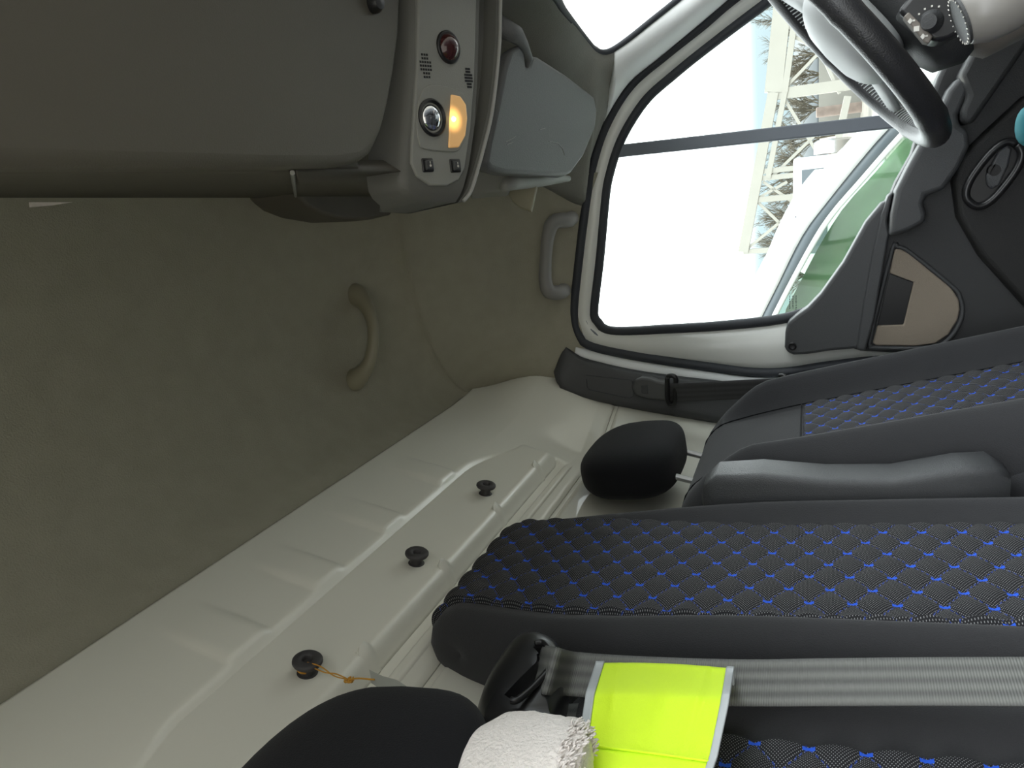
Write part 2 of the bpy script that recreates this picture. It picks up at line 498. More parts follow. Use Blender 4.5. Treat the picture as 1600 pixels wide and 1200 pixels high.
# dark seam along the edge of the felt
b = MB()
pth = [Vector((x, 0.4385 - 0.0, 0.7395)) for x in [i * 0.05 for i in range(-4, 31)]] + [Vector((1.56, .436, .735)), Vector((1.585, .428, .70)), Vector((1.60, .42, .655)), Vector((1.613, .418, .61))]
b.tube(pth, 0.0028, 6)
b.build('edge_seam', MT['seal'], bulk)
def onwall(x, z, off=0.0): return Vector((x, wall(x, z) - off, z))
b = MB()
for a, c in PADS:
    b.tube([onwall(a + (c - a) * t, 0.6030, 0.0008) for t in (0, .3, .6)], [0.0008, 0.0018, 0.0008], 6)
    b.tube([onwall(c + 0.004, 0.613 - 0.010 * t, 0.001) for t in (0, .5, 1)], [0.0008, 0.0024, 0.0010], 6)
b.tube([onwall(x, 0.4295, -0.0005) for x in [0.40 + 0.02 * i for i in range(42)]], 0.0008, 6)
b.tube([onwall(x, z, 0.0002) for x, z in ((1.24, .432), (1.30, .43), (1.35, .44), (1.385, .47), (1.395, .50))], 0.0009, 6)
b.build('panel_gap', MT['seal'], bulk)
b = MB()
hx, hz = 0.508, 0.518
b.lathe([(0.0055, 0), (0.0055, 0.0012), (0.0001, 0.0012)], onwall(hx, hz, 0.0002), (0, -1, -0.2), 20)
b.build('drill_hole', MT['seal'], bulk)

# ---- floor and outer skin
b = MB(); b.box((-0.4, -1.3, -1.16), (1.70, 0.62, -1.10)); fl = b.build('floor', MT['rubber'], smooth=False)
struct(fl, 'black rubber floor of the cab', 'floor')

# ---- windscreen edge and pillar trims
WS = [Vector((0.0, -0.355, 0.36)), Vector((0.5, -0.345, 0.362)), Vector((0.9, -0.325, 0.363)), onX(862, -12, 1.18), onX(885, 20, 1.28), onX(905, 47, 1.37), onX(922, 69, 1.44), onX(932, 80, 1.475),
      onX(945, 85, 1.50), onX(960, 81, 1.515), onX(985, 64, 1.525), onX(1020, 36, 1.535), onX(1065, 0, 1.55), onX(1140, -62, 1.565), onX(1330, -215, 1.58)]
OUT = [Vector((0.0, -0.30, 0.62)), Vector((0.5, -0.30, 0.62)), Vector((0.9, -0.37, 0.60)), Vector((1.18, -0.34, 0.60)), Vector((1.33, -0.27, 0.62)), Vector((1.50, -0.08, 0.62)),
       Vector((1.595, -0.02, 0.57)), onX(908, 322, 1.652), onX(911, 300, 1.655), onX(922, 250, 1.655), onX(942, 193, 1.655), onX(980, 133, 1.655), onX(1038, 84, 1.655), onX(1140, -2, 1.655), onX(1330, -172, 1.66)]
def strip(A, B, bul, n=10, dirv=None):
    A = spline(A, 6); B = spline(B, 6); rows = []
    for p, q in zip(A, B):
        r = []
        for k in range(n + 1):
            t = k / n
            mid = p.lerp(q, t)
            nr = Vector((-1, 0.35, -0.5)).normalized()
            r.append(mid + nr * bul * (1 - (2 * t - 1) ** 2))
        rows.append(r)
    return rows
b = MB(); b.grid(strip(WS[:11], OUT[:11], 0.012))
hd = b.build('trim_1', MT['header'], angle=180, solid=0.012, offs=1)
struct(hd, 'grey felt header trim above the windscreen corner', 'trim')
b = MB(); b.grid(strip(WS[9:], [OUT[10].lerp(OUT[11], 0.05)] + OUT[11:], 0.040))
ap = b.build('trim_2', MT['pillar'], angle=180, solid=0.012, offs=1)
struct(ap, 'pale grey plastic windscreen pillar trim', 'trim')
# outer skin between the windscreen and the roof
TOPF = [Vector((0.0, -0.47, 0.95)), Vector((0.5, -0.47, 0.95)), Vector((0.9, -0.47, 0.95)), Vector((1.18, -0.34, 0.95)), Vector((1.30, -0.20, 0.93)), Vector((1.40, -0.06, 0.87)), Vector((1.49, 0.02, 0.79)), Vector((1.57, 0.05, 0.71)), Vector((1.65, 0.06, 0.60))]
b = MB(); b.grid([[p + Vector((0, -0.012, 0.010)) for p in r] for r in strip(WS[:9], TOPF, -0.01)])
o = b.build('wall_front', MT['frame'], angle=180, solid=0.008, offs=1); struct(o, 'white body skin above the windscreen', 'wall')
b = MB(); b.grid([[Vector((-0.33, y, zz)) for y in (-0.48, 0.0, 0.46)] for zz in (0.46, 0.60, 0.74)] )
o = b.build('wall_right', MT['frame'], smooth=False, solid=0.02, offs=0); struct(o, 'roof side above the open passenger door', 'wall')
# windscreen: glass and black rubber edge
b = MB(); ws = spline(WS, 6)
b.tube([p + Vector((0, -0.004, 0.004)) for p in ws], 0.006, 8)
wsr = b.build('window_1', MT['seal'], angle=180)
struct(wsr, 'windscreen with black rubber edge', 'window')
b = MB()
rows = []
for p in ws:
    bot = Vector((min(p.x, 1.58) * 1.0, -0.86, -0.30)) if p.x < 1.5 else Vector((1.585, -0.80, -0.30))
    rows.append([p.lerp(bot, k / 6) + Vector((0, -0.008, 0.004)) for k in range(7)])
b.grid(rows); b.build('pane', MT['glass'], wsr, angle=180)

# ---- rear door pillar: dark plastic cover with rounded front edge
E1 = [onX(x, y - 7, 1.668) for x, y in ((893, 530), (903, 541), (925, 549), (997, 565), (1105, 582), (1178, 592), (1250, 591), (1350, 580), (1480, 572), (1640, 570))]
E2 = [onX(x, y, 1.612) for x, y in ((871, 583), (878, 598), (893, 613), (985, 632), (1060, 645), (1120, 655), (1190, 664), (1290, 672), (1430, 680), (1640, 690))]
EM = [onX(x, y, 1.634) for x, y in ((884, 545), (898, 556), (922, 566), (997, 583), (1105, 597), (1178, 603), (1250, 601), (1350, 590), (1480, 582), (1640, 580))]
b = MB(); b.grid([[p, p.lerp(q, 0.35) + Vector((-0.010, 0, 0)), p.lerp(q, 0.7) + Vector((-0.008, 0, 0)), q + Vector((0.004, 0, 0))] for p, q in zip(spline(E1[1:], 6), spline(EM[1:], 6))])
o = b.build('trim_6', MT['pillar'], angle=180, solid=0.01, offs=1); struct(o, 'pale grey strip of pillar beside the door seal', 'trim')
A = spline(EM, 6); B = spline(E2, 6)
rows = []
for i, (p, q) in enumerate(zip(A, B)):
    r = []
    for k in range(13):
        t = k / 12
        pt = p.lerp(q, t)
        r.append(pt + Vector((-0.014 * sqrt(max(0, 1 - (1 - t) ** 3)) * sm(-0.05, 0.10, i / 54) + (0.012 if t == 1 else 0), 0, 0)))
    rows.append(r)
b = MB(); b.grid(rows)
bp = b.build('trim_3', MT['card2'], angle=180, solid=0.01, offs=1)
struct(bp, 'dark plastic cover on the pillar behind the driver door', 'trim')
b = MB()
o_ = [onX(x, y, 1.6) for x, y in ((918, 584), (990, 592), (992, 616), (985, 620), (920, 606))]
b.tube(resample([p + Vector((-0.012, 0, 0)) for p in o_], 30, True) , 0.0008, 6)
b.build('slider_slot', MT['seal'], bp)

# ================================================================== DRIVER DOOR
door = empty('door_1', (1.70, 0.05, -0.9), 'driver door with black window seal and dark plastic lining', 'door', None, 'structure')
XD = 1.675
SEAL = [(1420, -215), (1250, -80), (1142, 2), (1099, 39), (1040, 86), (984, 135), (946, 198), (926, 259), (916, 316), (905, 404), (897, 490), (905, 524), (924, 541), (997, 557), (1105, 573), (1178, 582), (1232, 581), (1300, 571), (1400, 562), (1620, 560)]
GL = [(1420, -160), (1202, 0), (1099, 78), (1050, 118), (1012, 152), (985, 190), (966, 227), (953, 268), (946, 305), (937, 404), (928, 484), (933, 501), (956, 517), (1042, 514), (1137, 508), (1232, 496), (1300, 470)]
seal = [onX(x, y, 1.66) for x, y in SEAL]
b = MB(); b.tube(resample(spline(seal, 8), 150), 0.0118, 10, 0.9)
b.build('weatherstrip', MT['seal'], door, angle=180)
gl = [onX(x, y, XD) for x, y in GL]
gls = resample(spline(gl, 8), 130)
b = MB(); b.tube([p + Vector((-0.001, 0, 0)) for p in gls], 0.0115, 10)
b.build('glass_run', MT['seal'], door, angle=180)
# painted frame between seal and glass
so_ = resample(spline([onX(x, y, 1.668) for x, y in SEAL], 8), 130)
o2 = []
b = MB()
rows = []
go = resample(spline(gl[:-1] + [onX(1300, 480, XD), onX(1400, 480, XD), onX(1620, 500, XD)], 8), 400)
for p in so_:
    q = min(go, key=lambda g: (g - p).length)
    rows.append([p + Vector((0.012, 0, 0)), p.lerp(q, 0.25) + Vector((-0.002, 0, 0)), p.lerp(q, 0.55) + Vector((-0.004, 0, 0)), q + Vector((0.008, 0, 0))])
b.grid(rows)
b.build('window_frame', MT['frame'], door, angle=180, solid=0.01, offs=1)
# slim grey lip along the glass
b = MB(); b.tube([p + (so_[0] - so_[0]) + Vector((-0.010, 0, 0)) for p in [g.lerp(min(so_, key=lambda s: (s - g).length), 0.42) for g in gls[:96]]], 0.0028, 8)
b.build('frame_lip', MT['seal2'], door, angle=180)
# divider bar
b = MB()
A_, B_ = onX(958, 237, XD - 0.004), onX(1450, 183, XD - 0.004)
d = (B_ - A_).normalized(); w = d.cross(Vector((1, 0, 0))).normalized() * 0.0135
b.prism([A_ + w, B_ + w, B_ - w, A_ - w], (0.016, 0, 0))
b.build('divider_bar', MT['seal2'], door, bevel=0.003)
# painted body round the door opening
bs_ = resample(spline([onX(x, y, 1.692) for x, y in SEAL], 8), 120); cen = onX(1180, 330, 1.692)
b = MB(); b.grid([[p.lerp(cen, 0.02), p + (p - cen).normalized() * 0.030, p + (p - cen).normalized() * 0.055] for p in bs_])
o = b.build('wall_left', MT['frame'], angle=180, solid=0.01, offs=0); struct(o, 'white painted body edge round the driver door opening', 'wall')
# panes
gp = [onX(x, y, XD) for x, y in GL]
sg = spline(gp, 5)
front = [p for p in sg if p.y < onX(1000, 232, XD).y - 0.02 * 0]
low = [onX(1500, 480, XD), onX(1560, 180, XD)]
rear = [p for p in sg if p.y >= A_.y - 0.01]
b = MB(); b.prism(rear + [onX(1420, 440, XD), onX(1500, 300, XD), onX(1500, 178, XD)], (0.004, 0, 0))
b.build('main_pane', MT['glass'], door, smooth=False)
frontp = [p for p in sg if p.y < A_.y]
b = MB(); b.prism(frontp + [onX(1500, 178, XD), onX(1560, 0, XD), onX(1600, -150, XD)], (0.004, 0, 0))
b.build('quarter_pane', MT['glass'], door, smooth=False)
# small printed marking in the pane corner
b = MB()
random.seed(9)
for row, x0 in enumerate((1243, 1238, 1233)):
    y = 462.0
    while y < (482 if row else 488):
        l = random.uniform(1.0, 2.2)
        b.prism([onX(x0, y, XD - .0006), onX(x0 + 1.9, y, XD - .0006), onX(x0 + 1.9, y + l, XD - .0006), onX(x0, y + l, XD - .0006)], (0.0003, 0, 0))
        y += l + 1.5
b.build('glass_marking', MT['text'], door, smooth=False)

def slab(px, X, th, name, material, parent, bevel=0.006, sp=0, segs=3):
    pts = [onX(x, y, X) for x, y in px]
    if sp: pts = spline(pts, sp, True)
    b = MB(); b.prism(pts, (th, 0, 0))
    return b.build(name, material, parent, bevel=bevel, segs=segs)
card = slab([(1330, 545), (1345, 549), (1395, 552), (1440, 549), (1540, 556), (1760, 566), (2300, 600), (2300, -200), (1600, -170), (1520, -20), (1490, 70), (1466, 120), (1440, 190), (1425, 240), (1400, 285), (1386, 320), (1376, 350), (1350, 420)], 1.645, 0.05, 'door_card', MT['card'], door, 0.008)
slab([(1226, 543), (1230, 551), (1240, 555), (1262, 554), (1295, 549), (1340, 545), (1350, 530), (1362, 440), (1378, 356), (1390, 312), (1378, 317), (1353, 347), (1318, 410), (1283, 459), (1262, 481), (1245, 493), (1231, 504), (1227, 520)], 1.628, 0.045, 'corner_trim', MT['card2'], door, 0.007)
slab([(1338, 546), (1352, 549), (1366, 500), (1380, 420), (1388, 372), (1390, 366), (1386, 345), (1396, 300), (1388, 305), (1377, 335), (1362, 400), (1348, 480)], 1.622, 0.04, 'sill_strip', MT['card2'], door, 0.009)
slab([(1389, 371), (1420, 362), (1446, 348), (1448, 335), (1443, 318), (1447, 306), (1475, 297), (1500, 262), (1516, 228), (1514, 205), (1500, 195), (1498, 180), (1512, 150), (1520, 128), (1500, 118), (1482, 140), (1464, 180), (1440, 222), (1418, 262), (1400, 298), (1392, 335)], 1.600, 0.06, 'sill_cap', MT['card2'], door, 0.014, 0, 5)
slab([(1500, 118), (1530, 60), (1600, -30), (1700, -60), (1600, 80), (1520, 195), (1502, 192), (1502, 172), (1512, 150)], 1.59, 0.07, 'front_cap', MT['card'], door, 0.014)
# panel round the handle
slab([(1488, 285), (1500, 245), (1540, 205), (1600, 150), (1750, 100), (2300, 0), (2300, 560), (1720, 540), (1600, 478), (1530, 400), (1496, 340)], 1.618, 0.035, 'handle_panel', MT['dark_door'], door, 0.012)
# grey insert with its dark pocket
INS = [(1404, 388), (1398, 391), (1390, 427), (1428, 441), (1412, 508), (1371, 509), (1364, 536), (1368, 540), (1430, 541), (1462, 537), (1482, 523), (1496, 501), (1500, 484), (1498, 468), (1486, 450), (1420, 396)]
slab(INS, 1.638, 0.02, 'cloth_insert', MT['insert'], door, 0.003)
b = MB()
edge = [onX(x, y, 1.640) for x, y in ((1402, 386), (1394, 391), (1362, 520), (1360, 540), (1368, 543), (1432, 544), (1466, 540), (1486, 526), (1500, 503), (1504, 484), (1500, 465), (1488, 448), (1420, 393))]
b.tube(spline(edge + [edge[0]], 6), 0.004, 8)
b.build('insert_edge', MT['card2'], door, angle=180)
slab([(1390, 428), (1427, 441), (1412, 507), (1371, 509)], 1.6435, 0.01, 'pull_pocket', MT['gloss'], door, 0.001)
# handle: oval bezel, cup, lever, lock button
cx, cy = 1553, 272
def stad(rx, ry, n=40, off=(0, 0)):
    out = []
    for k in range(n):
        a = 2 * pi * k / n
        lx = math.copysign(abs(cos(a)) ** 0.75, cos(a)) * rx; ly = math.copysign(abs(sin(a)) ** 0.75, sin(a)) * ry
        an = radians(-52)
        out.append((cx + off[0] + lx * cos(an) - ly * sin(an), cy + off[1] + lx * sin(an) + ly * cos(an)))
    return out
b = MB(); b.tube([onX(x, y, 1.608) for x, y in stad(58, 25) + [stad(58, 25)[0]]], 0.007, 10)
bez = b.build('handle_bezel', MT['gloss'], door, angle=180)
b = MB(); b.prism([onX(x, y, 1.614) for x, y in stad(56, 23)], (0.02, 0, 0)); b.build('handle_cup', MT['gloss'], bez, bevel=0.002)
b = MB()
lv = [(1530, 305), (1524, 290), (1533, 272), (1550, 248), (1574, 240), (1580, 246), (1574, 275), (1560, 300), (1542, 312)]
b.prism([onX(x, y, 1.606) for x, y in ((1543, 290), (1540, 275), (1560, 236), (1574, 226), (1582, 232), (1576, 260), (1562, 290), (1550, 296))], (0.01, 0, 0))
b.build('handle_lever', MT['card2'], bez, bevel=0.004)
b = MB(); b.lathe([(0.0001, 0.006), (0.010, 0.006), (0.012, 0.003), (0.012, 0.0)], onX(1553, 266, 1.612) + Vector((0, 0, 0)), (-1, 0, 0), 24)
b.build('lock_button', MT['gloss'], bez, angle=50)
b = MB(); c_ = onX(1238, 541, 1.6275)
b.lathe([(0.0085, -0.001), (0.0085, 0.0025), (0.0065, 0.0035), (0.005, 0.0015), (0.0001, 0.0010)], c_, (-1, 0, 0), 24)
b.build('screw', MT['gloss'], door, angle=40)

# ================================================================== OVERHEAD SHELF AND CONSOLE
sh = empty('overhead_shelf', (0.4, -0.05, 0.5), 'brown-grey overhead storage shelf above the passenger side', 'shelf')
b = MB()
ZS = 0.462
pl = [Vector((-0.30, -0.0495, ZS)), onZ(0, 262, ZS), onZ(430, 263, ZS), onZ(530, 261, ZS), onZ(566, 254, ZS), onZ(585, 240, ZS), onZ(600, 205, ZS), onZ(610, 165, ZS), onZ(620, 110, ZS), onZ(627, 55, ZS), onZ(629, 0, ZS), onZ(629, -120, ZS), Vector((0.80, -0.45, ZS)), Vector((-0.30, -0.45, ZS))]
b.prism(pl, (0, 0, 0.040))
b.build('shelf_floor', MT['shelf'], sh, bevel=0.012, segs=4)
b = MB()
b.grid([[onZ(x, 263, 0.480), onZ(x + 1, 272, 0.53), onZ(x + 3, 290, 0.68), onZ(x + 5, 309, 0.878)] for x in range(-220, 580, 20)])
b.build('rear_panel', MT['shelf'], sh, angle=180, solid=0.012, offs=1)
b = MB()
b.grid([[onZ(x, 250, 0.500), onZ(x, 264, 0.476) + Vector((0, .003, 0)), onZ(x + 3, 287, 0.65) + Vector((0, .004, 0)), onZ(x + 5, 308, 0.86) + Vector((0, .004, 0))] for x in range(458, 650, 8)])
b.build('end_panel', MT['shelf'], sh, angle=180, solid=0.006, offs=1)
b = MB()
b.tube([onZ(456, 265, 0.476) + Vector((0, .003, 0)), onZ(459, 287, 0.65) + Vector((0, .004, 0)), onZ(462, 306, 0.855) + Vector((0, .004, 0))], 0.0026, 8)
b.build('end_rib', MT['grey'], sh)
b = MB()
bo = [onZ(x, y, 0.80) for x, y in ((462, 300), (470, 310), (482, 322), (505, 334), (540, 343), (580, 343), (610, 336), (628, 324), (640, 308), (640, 300))]
b.prism(bo, (0, 0, 0.12)); b.build('rear_boss', MT['shelf'], sh, bevel=0.006)
b = MB()
k_ = onZ(581, 6, ZS)
b.lathe([(0.011, 0.002), (0.011, -0.006), (0.008, -0.012), (0.0001, -0.013)], k_, (0.15, 0, 1), 24)
b.build('latch_knob', MT['gloss'], sh, angle=50)
b = MB()
q = [onX(46, 318, 0.42) + Vector((0, 0.012, 0)), onX(112, 318, 0.47) + Vector((0, 0.012, 0))]
# added pale strip imitating a streak of light at the shelf's rear edge
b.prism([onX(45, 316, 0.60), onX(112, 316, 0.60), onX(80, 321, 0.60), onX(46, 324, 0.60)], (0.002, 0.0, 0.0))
sl = b.build('light_streak_strip', MT['towel'], smooth=False)
tag(sl, 'pale strip added as a streak of light at the rear edge of the overhead shelf', 'light streak')

cs = empty('overhead_console', (1.0, -0.15, 0.45), 'grey overhead console with lit amber dome light', 'console')
CN = Vector((sin(radians(20)), 0, cos(radians(20)))); CP = Vector((0.90, 0, 0.452))
def onC(x, y, off=0.0):                             # the lamp panel leans towards the passenger side
    d = ray(x, y); return d * ((CP.dot(CN) + off) / d.dot(CN))
rows = []
for k in range(34):
    y = -150 + 466 * (k / 33) ** 0.8
    xl = interp([-150, 0, 100, 225, 270, 300, 316], [648, 646, 641, 630, 626, 630, 646], y)
    xr = interp([-150, 0, 120, 200, 262, 300, 316], [749, 749, 746, 741, 732, 722, 712], y)
    xp = interp([-150, 0, 60, 120, 180, 230, 270, 300, 316], [786, 782, 781, 776, 768, 756, 745, 735, 722], y)
    e = sm(300, 316, y) * 0.006
    L, R_, P_ = onC(xl, y, e), onC(xr, y, e), onC(xp, y, e)
    g = R_.lerp(P_, 0.45)
    dz = Vector((0, 0, 1))
    rows.append([L + dz * 0.05, L + CN * 0.012, L + Vector((0.006, 0, 0)) , L.lerp(R_, 0.12) - CN * 0.0005, R_, R_.lerp(g, 0.4) + CN * 0.010, g + CN * 0.024, g.lerp(P_, 0.55) + CN * 0.022, P_ + CN * 0.004 - Vector((0.008, 0, 0)), P_, P_ + CN * 0.010, P_ + dz * 0.05])
last = rows[-1]
rows.append([p + Vector((0, 0.008, 0)) + (Vector((0, 0, 1)) * max(0, last[0].z + 0.002 - p.z)) for p in last])
b = MB(); b.loft(rows, True, True)
b.build('console_body', MT['consoleg'], cs, angle=50)
b = MB(); b.tube(spline([onC(x, y, -0.001) for x, y in ((786, -150), (782, 0), (781, 60), (776, 120), (768, 180), (756, 230), (745, 270), (735, 300), (724, 314))], 5), 0.0026, 8)
b.build('console_lip', MT['consolelip'], cs, angle=180)
def plate(px, off, th, name, material, parent, bevel=0.002, sp=0):
    pts = [onC(x, y, off) for x, y in px]
    if sp: pts = spline(pts, sp, True)
    b = MB(); b.prism(pts, CN * th)
    return b.build(name, material, parent, bevel=bevel)
plate([(655, -60), (652, 100), (644, 225), (643, 255), (652, 276), (672, 290), (700, 290), (718, 281), (727, 262), (736, 200), (742, 120), (745, 0), (746, -60)], -0.0035, 0.010, 'panel', MT['grey'], cs, 0.0025)
plate([(668, 134), (657, 150), (651, 190), (655, 222), (664, 233), (700, 237), (717, 235), (727, 215), (732, 185), (728, 155), (720, 143), (690, 133)], -0.0055, 0.004, 'lamp_plate', MT['grey'], cs, 0.0015, 3)
bulb_at = onC(709, 186, -0.0095)
lamp = plate([(706, 147), (720, 150), (729, 163), (731, 185), (728, 212), (718, 230), (702, 231)], -0.0080, 0.004, 'amber_lens', amber_mat(bulb_at), cs, 0.002)
b = MB(); b.lathe([(0.0001, -0.003), (0.002, -0.0025), (0.0035, 0), (0.002, 0.0025), (0.0001, 0.003)], bulb_at, CN, 16)
b.build('bulb', MT['bulb'], lamp, angle=180)
c_ = onC(675, 184, -0.0055)
b = MB(); b.lathe([(0.0235, 0.002), (0.0235, -0.002), (0.021, -0.004), (0.0175, 0.001), (0.0175, 0.002)], c_, CN, 32)
sb = b.build('map_lamp_bezel', MT['gloss'], cs, angle=50)
b = MB(); b.lathe([(0.0001, -0.005), (0.008, -0.0045), (0.014, -0.002), (0.0175, 0.001), (0.0175, 0.002), (0.0001, 0.002)], c_, CN, 32)
b.build('map_lamp_glass', MT['chrome'], sb, angle=180)
cu = Vector((cos(radians(20)), 0, -sin(radians(20)))); cv = Vector((0, 1, 0))
def cquad(b, c, hu, hv, o0, o1):
    b.prism([c + cu * a + cv * d + CN * o0 for a, d in ((-hu, -hv), (hu, -hv), (hu, hv), (-hu, hv))], CN * (o1 - o0))
for x, y in ((668, 258), (711, 259)):
    c_ = onC(x, y, -0.0035)
    b = MB(); cquad(b, c_, 0.0100, 0.0090, -0.002, 0.003)
    bz = b.build('button_well', MT['gloss'], cs, bevel=0.003)
    b = MB(); cquad(b, c_, 0.0066, 0.0062, -0.0055, 0.0)
    bt = b.build('button', MT['card2'], bz, bevel=0.002)
    b = MB(); b.lathe([(0.0001, -0.0003), (0.0016, -0.0003), (0.0016, 0.0), (0.0001, 0.0)], c_ + cv * 0.001 - CN * 0.0056, CN, 14)
    cquad(b, c_ - cv * 0.0028, 0.0006, 0.0014, -0.0059, -0.0055)
    b.build('button_icon', MT['icon'], bt, smooth=False)
c_ = onC(700, 74, -0.0035)
b = MB(); b.lathe([(0.0205, 0.002), (0.0205, -0.002), (0.0190, -0.0035), (0.0178, -0.0035)], c_, CN, 32)
dr = b.build('sensor_ring', MT['gloss'], cs, angle=50)
b = MB(); b.lathe([(0.0001, -0.012), (0.006, -0.0112), (0.012, -0.0085), (0.016, -0.0045), (0.0178, -0.001), (0.0178, 0.002)], c_, CN, 32)
b.build('sensor_dome', MT['dome'], dr, angle=180)
for (gx, gy), (rx, ry) in (((665, 103), (0.0095, 0.0145)), ((732, 122), (0.007, 0.0125))):
    c_ = onC(gx, gy, -0.0035)
    b = MB()
    for i in range(5):
        for j in range(7):
            px_, py_ = (i - 2) / 2.3, (j - 3) / 3.3
            if px_ ** 2 + py_ ** 2 < 1.05:
                cquad(b, c_ + cu * px_ * rx + cv * py_ * ry, 0.0013, 0.0013, -0.0006, 0.001)
    b.build('speaker_grille', MT['gloss'], cs, smooth=False)

# ---- sun visor
sv = empty('sun_visor', (1.3, -0.22, 0.42), 'grey vinyl sun visor folded up above the driver window', 'sun visor')
def vz(x, y):                                     # the visor's plane, rising to the rear and towards the middle
    return 0.4575 - 0.145 * (x - 1.08) * 0.9 + (y + 0.058) * 0.24
def onvis(px, py, off=0):
    d = ray(px, py)
    lo, hi = 0.5, 3.0
    for _ in range(50):
        t = (lo + hi) / 2; p = d * (t / d.length)
        if p.z < vz(p.x, p.y) + off: lo = t
        else: hi = t
    return d * (lo / d.length)
vp = [(800, 78), (812, 69), (820, 78), (823, 104), (829, 100), (833, 86), (842, 88), (885, 116), (929, 150), (933, 172), (931, 198), (912, 244), (893, 270), (884, 274), (790, 270), (768, 264), (761, 255), (766, 225), (778, 170), (790, 110)]
b = MB(); b.prism([onvis(x, y) for x, y in vp], (0.0, 0.004, 0.022))
b.build('visor_body', MT['visor'], sv, bevel=0.008, segs=4)
b = MB(); b.tube([onvis(788, 48) + Vector((0, -0.01, .012)), onvis(806, 54), onvis(818, 70), onvis(827, 92), onvis(827, 106) + Vector((0, 0, 0.006))], [0.016, 0.013, 0.008, 0.006, 0.004], 12)
b.build('hinge_arm', MT['visor'], sv, angle=180)
for pts in (((790, 222), (800, 217), (806, 213)), ((792, 226), (802, 222)), ((858, 221), (872, 224), (879, 232), (882, 242)), ((843, 203), (852, 200))):
    b = MB(); b.tube([onvis(x, y, -0.0004) for x, y in pts], 0.0006, 5); b.build('scratch', MT['grey'], sv)
# roll of trim behind the visor and beige cover below it
b = MB()
b.tube([onX(787, 292, 1.20), onX(800, 284, 1.24), onX(840, 281, 1.36), onX(888, 279, 1.50)], [0.008, 0.015, 0.014, 0.006], 14)
o = b.build('trim_4', MT['grey'], angle=180); struct(o, 'rolled grey trim edge below the sun visor', 'trim')
b = MB()
slp = [onX(x, y, 1.33) for x, y in ((791, 290), (793, 300), (800, 314), (812, 324), (826, 328), (829, 330), (832, 318), (838, 290))]
b.prism(slp, (0.008, 0.004, 0.0))
o = b.build('plastic_tab', MT['beige'], bevel=0.002)
tag(o, 'beige rounded plastic tab hanging below the sun visor edge', 'tab')
b = MB()
b.prism([onX(x, y, 1.28) for x, y in ((740, 265), (765, 258), (790, 268), (800, 285), (795, 298), (735, 303))], (0.02, 0.01, 0.01))
o = b.build('trim_5', MT['grey'], bevel=0.004); struct(o, 'pale roof trim piece between console and visor', 'trim')

# ---- grab handles
def grab(name, pts, rs, fl, material, label, foot=0.02, nrm=None):
    b = MB(); P = spline(pts, 8); n = len(P)
    R = [interp([i / (len(rs) - 1) for i in range(len(rs))], rs, k / (n - 1)) for k in range(n)]
    b.tube(P, R, 16, fl, nrm)
    o = b.build(name, material, angle=180)
    tag(o, label, 'grab handle')
    return o
h0, h1 = on_ceiling(556, 460), on_ceiling(554, 594)
ins = Vector((-0.30, 0, -0.95)).normalized()
grab('grab_handle', [h0 + ins * -0.012, h0 + ins * 0.008 + Vector((0, .004, 0)), h0.lerp(h1, 0.14) + ins * 0.034, h0.lerp(h1, 0.32) + ins * 0.052, h0.lerp(h1, 0.55) + ins * 0.055, h0.lerp(h1, 0.80) + ins * 0.042, h1 + ins * 0.008 + Vector((0, -.004, 0)), h1 + ins * -0.012],
     [0.025, 0.023, 0.0155, 0.0125, 0.0120, 0.0145, 0.023, 0.025], 0.9, MT['beige'], 'beige curved grab handle on the felt high in the roof')
h0, h1 = onX(884, 343, 1.585), onX(872, 458, 1.588)
grab('grab_handle', [h0 + Vector((0.045, 0, 0.0)), h0 + Vector((0.015, 0.002, 0.0)), onX(866, 347, 1.575), onX(857, 366, 1.572), onX(853, 400, 1.572), onX(852, 436, 1.574), onX(858, 455, 1.577), h1 + Vector((0.012, 0, 0)), h1 + Vector((0.045, 0, 0))],
     [0.0165, 0.0165, 0.0165, 0.015, 0.0135, 0.015, 0.0165, 0.0165, 0.0165], 1.0, MT['handle'], 'grey grab handle above the driver door window')

# ---- rubber spools on the white wall
def make_spool(label):
    r = empty('rubber_spool', (0, 0, -ZC), label, 'spool', 'rubber spools on the bulkhead')
    b = MB(); b.v = []
    b.lathe([(0.0150, 0.0), (0.0155, 0.002), (0.0150, 0.0055), (0.0135, 0.007), (0.0085, 0.0085), (0.0082, 0.018), (0.0135, 0.0205)], (0, 0, -ZC), (0, 0, 1), 32)
    ob = b.build('spool_hub', MT['spool'], r, angle=50)
    b = MB(); b.lathe([(0.0085, 0.0195), (0.0160, 0.0205), (0.0170, 0.0225), (0.0168, 0.0245), (0.0150, 0.0262), (0.0070, 0.0262), (0.0058, 0.0250), (0.0058, 0.0120), (0.0001, 0.0120)], (0, 0, -ZC), (0, 0, 1), 32)
    b.build('spool_flange', MT['spool'], r, angle=50)
    return r
proto = make_spool('dark rubber spool with orange string tied round it')
def dup(root, label, group):
    r = root.copy(); COL.objects.link(r); r['label'] = label
    for ch in root.children:
        c = ch.copy(); COL.objects.link(c); c.parent = r
    return r
SPX = [(0.573, 0.525), (0.830, 0.5255), (1.083, 0.526)]
for i, (x, zz) in enumerate(SPX):
    r = proto if i == 0 else dup(proto, ('', 'middle of the three dark rubber spools, nearest the middle seat', 'dark rubber spool on the white wall nearest the driver side')[i], '')
    p = onwall(x, zz, 0.0005)
    r.location = (p.x, p.y, p.z + ZC)
    r.rotation_euler = Vector((0, -0.98, -0.20)).to_track_quat('Z', 'Y').to_euler()
